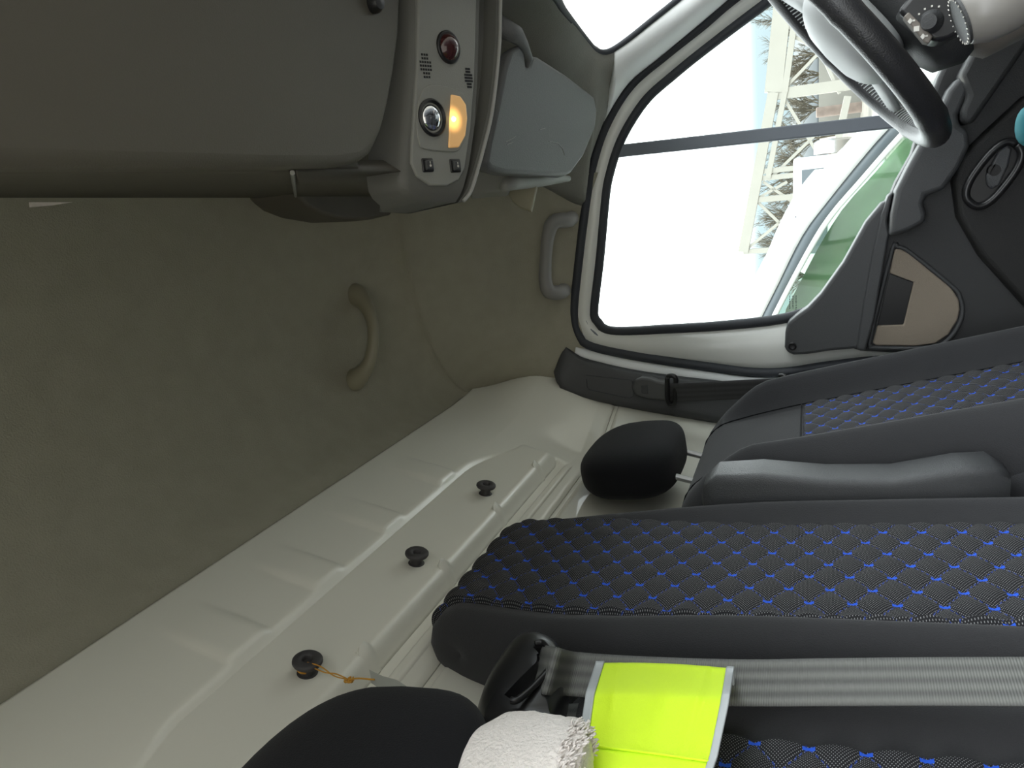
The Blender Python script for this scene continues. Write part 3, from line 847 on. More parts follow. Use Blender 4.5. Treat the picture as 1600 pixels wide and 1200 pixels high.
# string and its tag
b = MB()
p0 = onwall(0.573, 0.525, 0.013)
ax = Vector((0, -0.98, -0.2)); u1 = Vector((1, 0, 0)); w1 = ax.cross(u1)
for j in range(2):
    b.tube([p0 + ax * (0.001 * j) + (u1 * cos(a) + w1 * sin(a)) * 0.0092 for a in [2 * pi * k / 24 for k in range(25)]], 0.0007, 6)
s0 = p0 + u1 * 0.006 + w1 * 0.008
s1 = onY(545, 1062, 0.470)
b.tube(spline([s0, onY(505, 1050, 0.474), onY(525, 1053, 0.472), s1], 6), 0.0007, 6)
b.tube(spline([s0 + Vector((0, -.002, 0)), onY(500, 1041, 0.470), onY(522, 1056, 0.470), s1], 6), 0.0007, 6)
for j in range(5):
    b.tube(spline([s1 + Vector((random.uniform(-.004, .004), random.uniform(-.003, .003), random.uniform(-.004, .004))) for _ in range(4)], 4), 0.0009, 6)
b.tube(spline([s1, onY(560, 1060, 0.465), onY(585, 1062, 0.46)], 5), 0.0009, 6)
o = b.build('orange_string', MT['string'], angle=180)
tag(o, 'thin orange string tied to the dark rubber spool', 'string')
b = MB()
b.prism([onY(x, y, 0.466) for x, y in ((577, 1046), (598, 1056), (620, 1062), (640, 1075), (600, 1080), (580, 1066))], (0.0, 0.0012, 0.0))
o = b.build('hanging_tag', MT['card_tag'], bevel=0.0004)
tag(o, 'grey paper tag at the end of the orange string', 'tag')

# ================================================================== SEATS
def quilt_h(u, v, d=0.006):
    a = u / QU + v / QV; c = u / QU - v / QV
    return d * (abs(sin(pi * a)) * abs(sin(pi * c))) ** 0.45

def seam(B, w, t0, t1, name, parent, n=40, w1=None):
    b = MB(); P = []
    for k in range(n + 1):
        t = t0 + (t1 - t0) * k / n; ww = w + ((w1 - w) * k / n if w1 is not None else 0)
        P.append(B.at(ww, t) + Vector((0, -0.0006, 0)))
    b.tube(P, 0.0016, 6); b.build(name, MT['velvet'], parent, angle=180)

class Back:
    """padded backrest: profile in the Y-Z plane, pillow-rounded at both sides, bolsters to the front"""
    def __init__(s, xc, W, ztop, zbot, y_top, slope, T, bol, qin, edge=0.2, topr=None, crown=0.0, fade=0.12, tap=(0, 0)):
        s.xc, s.W, s.zt, s.zb, s.yt, s.sl, s.T, s.bol, s.qin, s.edge, s.crown = xc, W, ztop, zbot, y_top, slope, T, bol, qin, edge, crown
        s.fade = fade; s.tap = tap; s.r = topr or T / 2
        s.Lf = (ztop - s.r) - zbot
        s.La = pi * s.r * 0.5 * (1 + (T / 2) / s.r)
        s.L = 2 * s.Lf + s.La
    def yf(s, z): return s.yt - s.sl * (s.zt - z)          # front face
    def base(s, t):
        zc = s.zt - s.r
        if t < s.Lf:
            z = s.zb + t; return Vector((0, s.yf(z), z)), Vector((0, s.yf(z) + s.T / 2, z)), 1.0
        if t > s.Lf + s.La:
            z = zc - (t - s.Lf - s.La); return Vector((0, s.yf(z) + s.T, z)), Vector((0, s.yf(z) + s.T / 2, z)), 0.0
        a = pi * (t - s.Lf) / s.La
        A = Vector((0, s.yf(zc) + s.T / 2, zc))
        return A + Vector((0, -cos(a) * s.T / 2 + s.sl * s.r * sin(a), sin(a) * s.r)), A, max(0, cos(a)) if a < pi / 2 else 0.0
    def at(s, w, t):
        q = min(1, abs(w) / s.W)
        C, A, fr = s.base(t)
        w *= 1 - (s.tap[0] if w < 0 else s.tap[1]) * sm(s.zt - 0.20, s.zt, C.z)
        e = 1.0 if q < 1 - s.edge else sqrt(max(0, 1 - ((q - 1 + s.edge) / s.edge) ** 2))
        P = A + (C - A) * e
        bo = s.bol * sm(s.qin, s.qin + 0.22, q) * (e ** 0.7) - s.crown * (q / s.qin) ** 2 * (q < s.qin) * 0
        P = P + Vector((0, -bo * fr * sm(0, s.fade, (s.zt - P.z)), 0))
        return Vector((s.xc + w, P.y, P.z))
    def mesh(s, name, material, parent):
        b = MB(); rows = []
        ws_ = [-s.W * cos(pi * k / 60) for k in range(61)]
        ts = [s.L * k / 90 for k in range(91)]
        b.grid([[s.at(w, t) for t in ts] for w in ws_])
        return b.build(name, material, parent, angle=180)
    def panel(s, name, material, parent, w0, w1, t0, t1, off=0.004, nu=110, nv=220, fw0=None, fw1=None, d=0.006):
        b = MB(); rows = []; uvs = []
        for i in range(nu + 1):
            row = []; ur = []
            for j in range(nv + 1):
                t = t0 + (t1 - t0) * j / nv
                a_ = fw0(t) if fw0 else w0; c_ = fw1(t) if fw1 else w1
                w = a_ + (c_ - a_) * i / nu
                P = s.at(w, t)
                e = 0.003
                du = s.at(w + e, t) - s.at(w - e, t); dv = s.at(w, t + e) - s.at(w, t - e)
                n = du.cross(dv)
                if n.length > 1e-12: n.normalize()
                else: n = Vector((0, -1, 0))
                m_ = min(i, nu - i) / nu * abs(c_ - a_); k_ = min(j, nv - j) / nv * (t1 - t0)
                ed = sm(0, 0.006, min(m_, k_))
                row.append(P + n * ((off + quilt_h(w, t, d)) * ed - 0.002 * (1 - ed)))
                ur.append((w, t))
            rows.append(row); uvs.append(ur)
        b.grid(rows, uvs)
        return b.build(name, material, parent, angle=180)

def pillow(b, c, hx, hy, hz, tilt=0.0, ex=3.0, shape=None, n=40, m=26, flat=0):
    """rounded-box body (superellipsoid) with a shaping function"""
    rings = []
    ss = lambda v, p: math.copysign(abs(v) ** p, v)
    for i in range(m + 1):
        a = -pi / 2 + pi * i / m
        r = []
        for k in range(n):
            t = 2 * pi * k / n
            x = ss(cos(a), 2 / ex) * ss(cos(t), 2 / ex); y = ss(cos(a), 2 / ex) * ss(sin(t), 2 / ex); z = ss(sin(a), 2 / ex)
            if shape: x, y, z = shape(x, y, z)
            y2 = y * hy; z2 = z * hz
            r.append(Vector((c[0] + x * hx, c[1] + y2 * cos(tilt) + z2 * sin(tilt), c[2] - y2 * sin(tilt) + z2 * cos(tilt))))
        rings.append(r)
    b.loft(rings)

# ---- driver seat
ds = empty('driver_chair', (1.27, 0.25, -1.1), 'driver seat in black cover with quilted blue-stitched centre and folded armrest', 'seat')
dB = Back(1.275, 0.232, 0.195, -0.62, 0.470, 0.225, 0.115, 0.060, 0.62, 0.22, 0.05, tap=(0.08, 0.14))
dB.mesh('backrest', MT['fabric'], ds)
t13 = dB.Lf - (dB.zt - dB.r - 0.005)
dB.panel('quilted_panel', MT['quilt'], ds, -0.150, 0.150, 0.05, 0.62 + 0.012, nu=100, nv=220)
seam(dB, 0.152, 0.05, dB.Lf + dB.La * 0.45, 'seam', ds); seam(dB, -0.152, 0.05, dB.Lf + dB.La * 0.45, 'seam', ds); seam(dB, -0.152, 0.634, 0.634, 'seam', ds, 30, 0.152)
b = MB()
def hshape(x, y, z):
    return x * (1 - 0.10 * z * z - 0.06 * (z > 0) * z), y * (1 - 0.12 * z) + 0.06 * z, z
pillow(b, (1.275, 0.487, 0.303), 0.134, 0.046, 0.090, 0.10, 3.8, lambda x, y, z: (x * (1 - 0.12 * max(0, z) ** 2), y * (1 - 0.30 * max(0, z) ** 2 - 0.10 * abs(x) ** 3) , z * (1 - 0.13 * abs(x) ** 2.5)))
hr = b.build('headrest', MT['velvet'], ds, angle=180)
for sx in (-0.062, 0.062):
    b = MB(); b.tube([(1.275 + sx, 0.508, 0.16), (1.275 + sx, 0.492, 0.232)], 0.0058, 14)
    b.build('headrest_post', MT['posts'], hr, angle=60)
# folded-up armrest at the inner side
b = MB(); rings = []
def armring(z, y0, y1, x0, x1, n=28):
    r = []
    for k in range(n):
        a = 2 * pi * k / n
        ss = lambda v: math.copysign(abs(v) ** 0.26, v)
        r.append(Vector(((x0 + x1) / 2 + ss(cos(a)) * (x1 - x0) / 2, (y0 + y1) / 2 + ss(sin(a)) * (y1 - y0) / 2, z)))
    return r
for z_, y0, y1, x0, x1 in ((0.142, .425, .44, 0.99, 1.02), (0.138, .408, .455, .980, 1.032), (0.12, .390, .468, .972, 1.038), (0.06, .384, .466, .970, 1.04), (-0.02, .388, .462, .970, 1.04), (-0.10, .384, .456, .970, 1.04), (-0.17, .366, .452, .970, 1.04), (-0.205, .362, .450, .972, 1.038), (-0.225, .375, .44, .98, 1.03)):
    rings.append(armring(z_, y0 + 0.004, y1, x0, x1))
b.loft(rings)
b.build('armrest', MT['arm'], ds, angle=60)
# cushion and base
b = MB()
pillow(b, (1.275, 0.12, -0.60), 0.25, 0.28, 0.085, 0.10, 4.5, lambda x, y, z: (x, y, z + 0.35 * (abs(x) > 0.55) * sm(0.55, 0.9, abs(x)) * (z > 0)))
b.build('seat_cushion', MT['fabric'], ds, angle=180)
b = MB(); b.box((1.06, -0.10, -1.10), (1.49, 0.36, -0.67)); b.build('seat_base', MT['dark'], ds, bevel=0.03)
b = MB()
pillow(b, (1.065, 0.42, -0.40), 0.03, 0.06, 0.20, 0.2, 4)
b.build('side_cover', MT['fabric'], ds, angle=180)

# ---- two-place passenger bench
bs = empty('passenger_bench', (0.5, 0.25, -1.1), 'double passenger bench in black and blue-stitched quilted cover', 'seat')
mB = Back(0.803, 0.165, 0.435, -0.62, 0.468, 0.085, 0.100, 0.024, 0.64, 0.20, 0.055, fade=0.42, tap=(0.22, 0.06))
mB.mesh('middle_backrest', MT['fabric'], bs)
mB.panel('quilted_panel', MT['quilt'], bs, -0.125, 0.103, 0.05, mB.Lf + mB.La * 0.78, off=0.004, nu=100, nv=330, fw0=lambda t: -0.120 - 0.022 * sm(0.75, 0.3, t), fw1=lambda t: 0.106 + 0.026 * sm(0.60, 1.0, t))
pB = Back(0.33, 0.285, 0.225, -0.62, 0.458, 0.09, 0.105, 0.016, 0.66, 0.16, 0.05)
pB.mesh('passenger_backrest', MT['fabric'], bs)
pB.panel('quilted_panel', MT['quilt'], bs, -0.19, 0.198, 0.05, 0.62 + 0.14, nu=140, nv=240)
b = MB()
pillow(b, (0.312, 0.404, 0.300), 0.137, 0.050, 0.095, 0.12, 3.8, lambda x, y, z: (x * (1 - 0.10 * max(0, z) ** 2), y * (1 - 0.25 * max(0, z) ** 2 - 0.10 * abs(x) ** 3), z * (1 - 0.10 * abs(x) ** 3)))
h2 = b.build('headrest', MT['velvet'], bs, angle=180)
for sx in (-0.065, 0.065):
    b = MB(); b.tube([(0.315 + sx, 0.44, 0.14), (0.315 + sx, 0.42, 0.22)], 0.0058, 14); b.build('headrest_post', MT['posts'], h2, angle=60)
for xc, hw in ((0.815, 0.17), (0.33, 0.29)):
    b = MB(); pillow(b, (xc, 0.13, -0.60), hw, 0.28, 0.08, 0.10, 4.5); b.build('seat_cushion', MT['fabric'], bs, angle=180)
b = MB(); b.box((0.08, -0.08, -1.10), (0.95, 0.36, -0.66)); b.build('bench_base', MT['dark'], bs, bevel=0.03)
# belt guide on the passenger backrest's inner shoulder
b = MB()
gpx = [(752, 1140), (746, 1110), (756, 1078), (775, 1045), (796, 1015), (815, 1000), (838, 996), (862, 1004), (878, 1018), (884, 1040), (880, 1075), (872, 1110), (868, 1150)]
GY = 0.432
gp_ = spline([onY(x, y, GY) for x, y in gpx], 4)
gc = sum(gp_, Vector()) / len(gp_)
rows = []
for k in range(9):
    t = k / 8
    # crowned front face: rings shrinking towards the middle
    rows.append([p.lerp(gc, (t ** 1.0) * 0.96) + Vector((0, -0.022 * sqrt(1 - (1 - t) ** 2.2), 0)) for p in gp_])
back = [p + Vector((0, 0.075, 0)) for p in gp_]
b.loft([back] + rows, True, True)
gd = b.build('belt_guide', MT['gloss'], bs, angle=60)
b = MB()
slot = spline([onY(x, y, GY - 0.020) for x, y in ((842, 1010), (852, 1022), (851, 1038), (838, 1052), (822, 1066), (808, 1078), (798, 1086))], 6)
b.tube(slot, [0.0062] * 6 + [0.0085] * (len(slot) - 12) + [0.0085] * 6, 14, 1.9, (0, 1, 0))
cut = b.build('cutter', MT['seal'])
gb = gd.modifiers.new('slot', 'BOOLEAN'); gb.object = cut; gb.solver = 'EXACT'
cut.parent = gd; cut.matrix_parent_inverse = Matrix.Identity(4)
cut.location = -Vector(ORG[gd.name])
bpy.context.view_layer.update()
me_ = bpy.data.meshes.new_from_object(gd.evaluated_get(bpy.context.evaluated_depsgraph_get()))
gd.modifiers.clear(); gd.data = me_; me_.shade_smooth(); me_.set_sharp_from_angle(angle=radians(50))
bpy.data.objects.remove(cut)
b = MB()
lip = spline([onY(x, y, GY - 0.0225) for x, y in ((836, 1006), (848, 1004), (858, 1014), (862, 1030), (856, 1048), (842, 1064), (826, 1080), (808, 1094), (798, 1094))], 6)
b.tube(lip, 0.0030, 8); b.build('slot_lip', MT['gloss'], gd, angle=180)

# ---- passenger seat belt
def webbing(path, width, wdir, material, name, parent=None, th=0.0014, fold=0.0):
    P = spline(path, 8); rows = []; uvs = []; L = 0
    for i, p in enumerate(P):
        if i: L += (P[i] - P[i - 1]).length
        w = Vector(wdir(i / (len(P) - 1)) if callable(wdir) else wdir).normalized()
        rows.append([p + w * width * (k / 8 - 0.5) for k in range(9)]); uvs.append([(width * (k / 8 - 0.5), L) for k in range(9)])
    b = MB(); b.grid(rows, uvs)
    return b.build(name, material, parent, angle=180, solid=th, offs=0)
pb = empty('passenger_seat_belt', (0.56, 0.38, -0.1), 'grey seat belt webbing running down the passenger backrest beside the lime vest', 'seat belt')
webbing([onY(838, 1042, 0.424), onY(862, 1048, 0.405), onX(900, 1053, 0.566), onX(1000, 1060, 0.562), onX(1150, 1066, 0.556), onX(1300, 1065, 0.554), onX(1450, 1064, 0.552), onX(1620, 1064, 0.550), onX(1900, 1064, 0.548)], 0.046,
        lambda t: (1, -0.35 * (1 - t) - 0.12, 0), MT['web'], 'webbing', pb)
webbing([onX(866, 1108, 0.545) + Vector((0, .012, 0)), onX(900, 1106, 0.540) + Vector((0, .012, 0)), onX(960, 1100, 0.535) + Vector((0, .012, 0)), onX(1100, 1090, 0.54) + Vector((0, .014, 0))], 0.046, (1, 0.0, -0.1), MT['web'], 'lower_webbing', pb)

# ---- high-visibility vest over the belt
vt = empty('safety_vest', (0.5, 0.39, 0.1), 'lime high-visibility vest with grey edging draped over the seat belt', 'vest')
topL, topR = [(932, 1037), (1147, 1046)]
def vest_pt(s_, t):
    # s_ across the vest (left edge to right edge in the picture), t down the drape
    xl = interp([0, .25, .6, 1.0], [934, 918, 908, 897], t); xr = interp([0, .3, .7, 1], [1147, 1138, 1121, 1100], t)
    yl = 1037 + 205 * t; yr = 1046 + 200 * t
    x = xl + (xr - xl) * s_; y = yl + (yr - yl) * s_ - 3.5 * sin(pi * s_) * (1 - t) 
    Yd = 0.420 - 0.048 * sm(0, 0.25, t) - 0.02 * s_ + 0.008 * t
    Yd += 0.0022 * sin(s_ * 17 + t * 3) * (1 - t) - 0.005 * math.exp(-((s_ - 0.16 - 0.10 * t) / 0.03) ** 2) * math.exp(-t * 4) - 0.006 * math.exp(-((s_ - 0.80 + 0.10 * t) / 0.03) ** 2) * math.exp(-t * 3)
    return onY(x, y, Yd)
rows = [[vest_pt(0.045 + 0.90 * i / 50, j / 50) for j in range(51)] for i in range(51)]
for i, r in enumerate(rows):                                # over the belt and down behind it
    p = r[0]; r.insert(0, p + Vector((-0.001, 0.008, 0))); r.insert(0, p + Vector((-0.006, 0.020, 0)))
b = MB(); b.grid(rows); b.build('vest_body', MT['vest'], vt, angle=180, solid=0.0016, offs=0)
for s0, s1 in ((-0.012, 0.05), (0.945, 1.002)):
    rows = [[vest_pt(s0 + (s1 - s0) * i / 6, j / 50) + Vector((0, -0.0018, 0)) for j in range(51)] for i in range(7)]
    for r in rows:
        p = r[0]; r.insert(0, p + Vector((-0.001, 0.008, 0))); r.insert(0, p + Vector((-0.006, 0.020, 0)))
    b = MB(); b.grid(rows); b.build('grey_edging', MT['tape'], vt, angle=180, solid=0.0018, offs=0)
b = MB(); b.tube([vest_pt(0.05 + 0.9 * i / 30, 0.64 + 0.10 * i / 30) + Vector((0, -0.0022, 0)) for i in range(31)], 0.0010, 6)
b.build('seam', MT['vest'], vt, angle=180)

# ---- white towel under the headrest
b = MB(); rings = []
def tow(s_, a):
    # s_: along from the headrest side (0) to the frayed edge (1); a: angle round the folded bundle
    cx_ = 740 + 178 * s_
    p = onY(cx_, 1196 + 8 * s_, 0.372 - 0.012 * s_)
    ry = interp([0, .12, .35, .7, .92, 1], [0.030, 0.048, 0.050, 0.042, 0.030, 0.014], s_)
    rz = 0.022
    q = Vector((cos(a) * ry, sin(a) * rz, 0)) 
    nn = noise.noise(Vector((s_ * 9, cos(a) * 3, sin(a) * 3))) * 0.0022 + noise.noise(Vector((s_ * 60, cos(a) * 12, sin(a) * 12))) * 0.0010
    return p + q * (1 + nn / 0.03) + Vector((0, nn, 0))
for i in range(71):
    rings.append([tow(i / 70, 2 * pi * k / 90) for k in range(90)])
b.loft(rings)
# fringe of loose loops
random.seed(3)
for k in range(260):
    s_ = random.uniform(0.80, 1.0); a = random.uniform(-0.4, pi + 0.4) + pi
    p = tow(s_, a); d = Vector((random.uniform(-.3, .5), -0.6, random.uniform(-0.9, 0.1))).normalized()
    b.tube([p, p + d * 0.0025, p + d * 0.0045 + Vector((random.uniform(-.001, .001), 0, -.001))], [0.0009, 0.0008, 0.0005], 5)
tw = b.build('white_towel', MT['towel'], angle=180)
tag(tw, 'folded white terry towel with a frayed edge below the passenger headrest', 'towel')
b = MB()
for x, y, r_ in ((872, 1140, 0.010), (893, 1146, 0.013), (905, 1152, 0.013), (915, 1163, 0.010)):
    pillow(b, onY(x, y, 0.392), r_, 0.010, r_ * 1.1, 0, 2.2, n=16, m=10)
b.build('folded_corner', MT['towel'], tw, angle=180)

# ---- driver seat belt
db = empty('driver_seat_belt', (1.6, 0.42, 0.2), 'black driver seat belt hanging from the grey pillar anchor', 'seat belt')
XA = 1.578
b = MB()
ap_ = [(986, 604), (990, 595), (1002, 590), (1016, 591), (1026, 595), (1044, 598), (1046, 606), (1043, 626), (1032, 626), (1010, 623), (992, 618)]
b.prism([onX(x, y, XA) for x, y in ap_], (0.022, 0, 0))
b.build('anchor_cover', MT['anchor'], db, bevel=0.006, segs=4)
slab([(1001, 602), (1012, 601), (1013, 616), (1002, 615)], XA - 0.001, 0.004, 'anchor_button', MT['card2'], db, 0.002)
b = MB()
lp = spline([onX(x, y, XA - 0.004) for x, y in ((1043, 590), (1050, 587), (1056, 592), (1055, 610), (1054, 628), (1047, 632), (1043, 622), (1043, 604))], 6, True)
b.tube(lp + [lp[0]], 0.0055, 10); b.build('belt_loop', MT['gloss'], db, angle=180)
wb = [onX(1046, 613, XA), onX(1065, 613, XA - 0.008), onX(1130, 610, XA - 0.004), onX(1220, 606, XA), onX(1300, 604, XA + 0.004), onX(1420, 600, XA + 0.01), onX(1700, 590, XA + 0.02)]
webbing(wb, 0.046, (0.25, 1, 0.05), MT['webd'], 'webbing', db)
b = MB()
cl = [onX(1224, 588, XA - 0.006), onX(1230, 594, XA - 0.012), onX(1233, 607, XA - 0.012), onX(1234, 622, XA - 0.008)]
b.tube(spline(cl, 6), 0.0048, 10); b.tube(spline([onX(1218, 587, XA - .004), onX(1224, 587, XA - .008), onX(1230, 590, XA - .01)], 4), 0.005, 8)
b.build('belt_stop', MT['gloss'], db, angle=180)

# ================================================================== STEERING WHEEL, COLUMN, GEAR KNOB, DASH
WC = Vector((1.285, -0.186, -0.040)); RW = 0.200
dn = Vector((0, 0.766, -0.643)); nn_ = Vector((0, 0.643, 0.766)); ex = Vector((1, 0, 0))
sw = empty('steering_wheel', WC, 'black leather steering wheel with laced cover and grey airbag hub', 'steering wheel')
def wp(a, r=RW, h=0.0): return WC + ex * (cos(a) * r) + dn * (sin(a) * r) + nn_ * h
b = MB()
rings = []
for i in range(96):
    a = 2 * pi * i / 96; rad = ex * cos(a) + dn * sin(a)
    tr = 0.0205 + 0.0012 * (math.cos(6 * a) > 0.985)
    rings.append([WC + rad * (RW + cos(t) * tr) + nn_ * sin(t) * tr * 0.95 for t in [2 * pi * k / 20 for k in range(20)]])
b.loft(rings + [rings[0]], True, False)
rim = b.build('rim', MT['leather'], sw, angle=180)
b = MB()                                        # lacing along the inner side of the cover
for i in range(170):
    a = 2 * pi * i / 170; rad = ex * cos(a) + dn * sin(a)
    t0 = pi - 0.35; t1 = pi + 0.35
    P = lambda aa, t: WC + (ex * cos(aa) + dn * sin(aa)) * (RW + cos(t) * 0.0212) + nn_ * sin(t) * 0.0205
    b.tube([P(a, t0), P(a + 0.008, pi), P(a + 0.018, t1)], 0.0011, 5)
b.build('lacing', MT['hub'], rim, angle=180)
b = MB()
for an in (0.35, 2.8, 0.0, 0.0):
    pass
for k, an in enumerate((pi * 0.5 - 2.35, pi * 0.5 + 2.35, pi * 0.5 - 0.75, pi * 0.5 + 0.75)):
    b = MB(); b.tube([wp(an, 0.06, -0.012), wp(an, 0.12, -0.006), wp(an, 0.195, 0.0)], [0.030, 0.024, 0.018], 16, 0.4, nn_)
    b.build('spoke', MT['hub'], sw, angle=180)
b = MB()
rings = []
for i in range(15):
    f = i / 14; r0 = 1 - 0.02 * i
    h = -0.045 + 0.075 * f; sc = sqrt(max(0.0, 1 - max(0, (f - 0.45) / 0.55) ** 2.4)) * (0.8 + 0.2 * min(1, f / 0.3))
    rings.append([WC + nn_ * h + ex * math.copysign(abs(cos(t)) ** 0.75, cos(t)) * 0.095 * max(sc, .01) + dn * (math.copysign(abs(sin(t)) ** 0.75, sin(t)) * 0.085 * max(sc, .01) + 0.01) for t in [2 * pi * k / 40 for k in range(40)]])
b.loft(rings); hb = b.build('airbag_hub', MT['hub'], sw, angle=180)
b = MB(); b.tube([WC + nn_ * (-0.006) + ex * math.copysign(abs(cos(t)) ** 0.75, cos(t)) * 0.0945 + dn * (math.copysign(abs(sin(t)) ** 0.75, sin(t)) * 0.0845 + 0.01) for t in [2 * pi * k / 60 for k in range(61)]], 0.0012, 6)
b.build('hub_groove', MT['seal'], hb, angle=180)

sc_ = empty('steering_column', WC - nn_ * 0.18, 'brown-grey steering column shroud with switch pod below the wheel', 'steering column')
def shroud(hs, name, m_):
    b = MB(); rings = []
    for h, r_, of in hs:
        rings.append([WC + nn_ * h + ex * math.copysign(abs(cos(t)) ** 0.6, cos(t)) * r_ + dn * (math.copysign(abs(sin(t)) ** 0.6, sin(t)) * r_ * 1.75 + of) for t in [2 * pi * k / 32 for k in range(32)]])
    b.loft(rings); return b.build(name, m_, sc_, angle=60)
shroud(((-0.045, 0.055, 0.010), (-0.055, 0.070, 0.012), (-0.085, 0.076, 0.018), (-0.10, 0.074, 0.018)), 'column_collar', MT['card'])
shroud(((-0.095, 0.070, 0.018), (-0.11, 0.082, 0.024), (-0.20, 0.092, 0.035), (-0.32, 0.10, 0.045)), 'column_shroud', MT['shroud'])
# switch pod on the near side: rotary knob and a strip of three buttons
XPD = 1.12
pod = slab([(1402, 18), (1440, -30), (1500, -40), (1522, -10), (1532, 22), (1522, 40), (1482, 62), (1460, 66), (1448, 58), (1430, 42)], XPD, 0.05, 'switch_pod', MT['gloss'], sc_, 0.006)
b = MB(); b.lathe([(0.014, 0.0), (0.0135, 0.006), (0.011, 0.008), (0.0095, 0.018), (0.0085, 0.020), (0.0001, 0.0205)], onX(1455, 34, XPD), (-1, 0.1, 0.25), 28)
kn = b.build('rotary_knob', MT['card'], pod, angle=50)
b = MB()
kc = onX(1455, 34, XPD - 0.0005)
for k in range(9):
    a = 2 * pi * k / 14
    c2 = kc + Vector((-0.001, cos(a) * 0.0175, sin(a) * 0.0175))
    b.box(c2 - Vector((0.0005, 0.001, 0.001)), c2 + Vector((0.0005, 0.001, 0.001)))
b.build('dial_mark', MT['icon'], pod, smooth=False)
st = slab([(1412, 26), (1420, 18), (1458, 56), (1452, 68), (1444, 66)], XPD - 0.006, 0.02, 'button_strip', MT['shroud'], pod, 0.002)
b = MB()
for x, y, kind in ((1422, 33, 0), (1432, 45, 1), (1442, 57, 2)):
    c2 = onX(x, y, XPD - 0.0066)
    if kind != 1:
        b.prism([c2 + Vector((0, -0.0035, 0)), c2 + Vector((0, 0.0, 0.003)), c2 + Vector((0, 0.0035, 0)), c2 + Vector((0, 0.0, -0.003))], (-0.0006, 0, 0))
        b.box(c2 + Vector((-0.0006, -0.001, -0.0055)), c2 + Vector((0, 0.001, -0.002)))
    else:
        b.box(c2 + Vector((-0.0006, -0.003, -0.003)), c2 + Vector((0, 0.003, 0.003)))
b.build('button_icon', MT['icon'], st, smooth=False)
b = MB(); b.tube([WC - nn_ * 0.07 + ex * -0.05, WC - nn_ * 0.06 + ex * -0.13 + dn * -0.05, WC - nn_ * 0.05 + ex * -0.175 + dn * -0.08], [0.012, 0.010, 0.014], 14)
b.build('stalk', MT['hub'], sc_, angle=180)

gk = empty('gear_lever', onX(1560, 5, 0.86) - Vector((0, 0, 0.12)), 'grey gear lever knob with round shift-pattern cap beside the column', 'gear lever')
gc_ = onX(1560, 2, 0.90)
b = MB(); gax = (onX(1512, 26, 0.86) - gc_).normalized()
gax = Vector((-0.04, 0.36, 0.93)).normalized()
b.lathe([(0.014, -0.11), (0.015, -0.06), (0.024, -0.045), (0.031, -0.02), (0.0325, 0.0), (0.031, 0.018), (0.0255, 0.031), (0.024, 0.032)], gc_, gax, 36)
b.build('knob', MT['knob'], gk, angle=180)
b = MB(); b.lathe([(0.0243, 0.030), (0.0240, 0.0345), (0.0215, 0.0355), (0.0205, 0.0345), (0.0001, 0.0355)], gc_, gax, 36)
cp = b.build('shift_cap', MT['card'], gk, angle=50)
b = MB(); rr_ = Vector((1, 0, 0)); rr_ = (rr_ - gax * rr_.dot(gax)).normalized(); r2 = gax.cross(rr_)
for k in range(24):
    a = 2 * pi * k / 24
    c2 = gc_ + gax * 0.0358 + (rr_ * cos(a) + r2 * sin(a)) * 0.0225
    b.tube([c2 - (rr_ * cos(a) + r2 * sin(a)) * 0.001, c2 + (rr_ * cos(a) + r2 * sin(a)) * 0.001], 0.0005, 5)
b.build('cap_mark', MT['icon'], cp)
b = MB(); b.tube([gc_ - gax * 0.10, gc_ - gax * 0.30], 0.009, 12); b.build('lever_rod', MT['gloss'], gk, angle=60)

da = empty('dashboard', (0.8, -0.6, -0.5), 'black dashboard ahead of the steering wheel', 'dashboard')
b = MB()
sect = [(-0.90, -0.30), (-0.75, -0.235), (-0.55, -0.215), (-0.42, -0.235), (-0.355, -0.29), (-0.345, -0.42), (-0.36, -0.62), (-0.44, -0.72), (-0.90, -0.75)]
b.loft([[Vector((x, y, zz)) for y, zz in sect] for x in (-0.25, 0.3, 0.9, 1.3, 1.59)])
b.build('dash_body', MT['card'], da, bevel=0.02)
b = MB()
b.tube([Vector((1.53, -0.27, -0.235)), Vector((1.55, -0.345, -0.235))], 0.045, 24); vn = b.build('air_vent', MT['gloss'], da, angle=50)
b = MB()
for k in range(5): b.box((1.495, -0.268, -0.265 + 0.014 * k), (1.575, -0.262, -0.261 + 0.014 * k))
b.build('vent_slat', MT['card2'], vn, smooth=False)
b = MB(); b.box((0.74, -0.40, -0.72), (1.0, -0.26, -0.42)); b.build('centre_console', MT['card2'], da, bevel=0.03)

o_ = onX(1622, 194, 1.45); b = MB(); pillow(b, o_, 0.03, 0.035, 0.03, 0, 2.4, n=20, m=12)
tl = b.build('teal_cloth', MT['teal'], angle=180); tag(tl, 'scrap of teal cloth tucked in the driver door beside the handle', 'cloth')

# ================================================================== OUTSIDE
b = MB(); b.box((-60, -90, -ZC - 0.2), (260, 160, -ZC)); g = b.build('ground', MT['asphalt'], smooth=False); struct(g, 'dusty grey ground of the parking yard', 'ground')
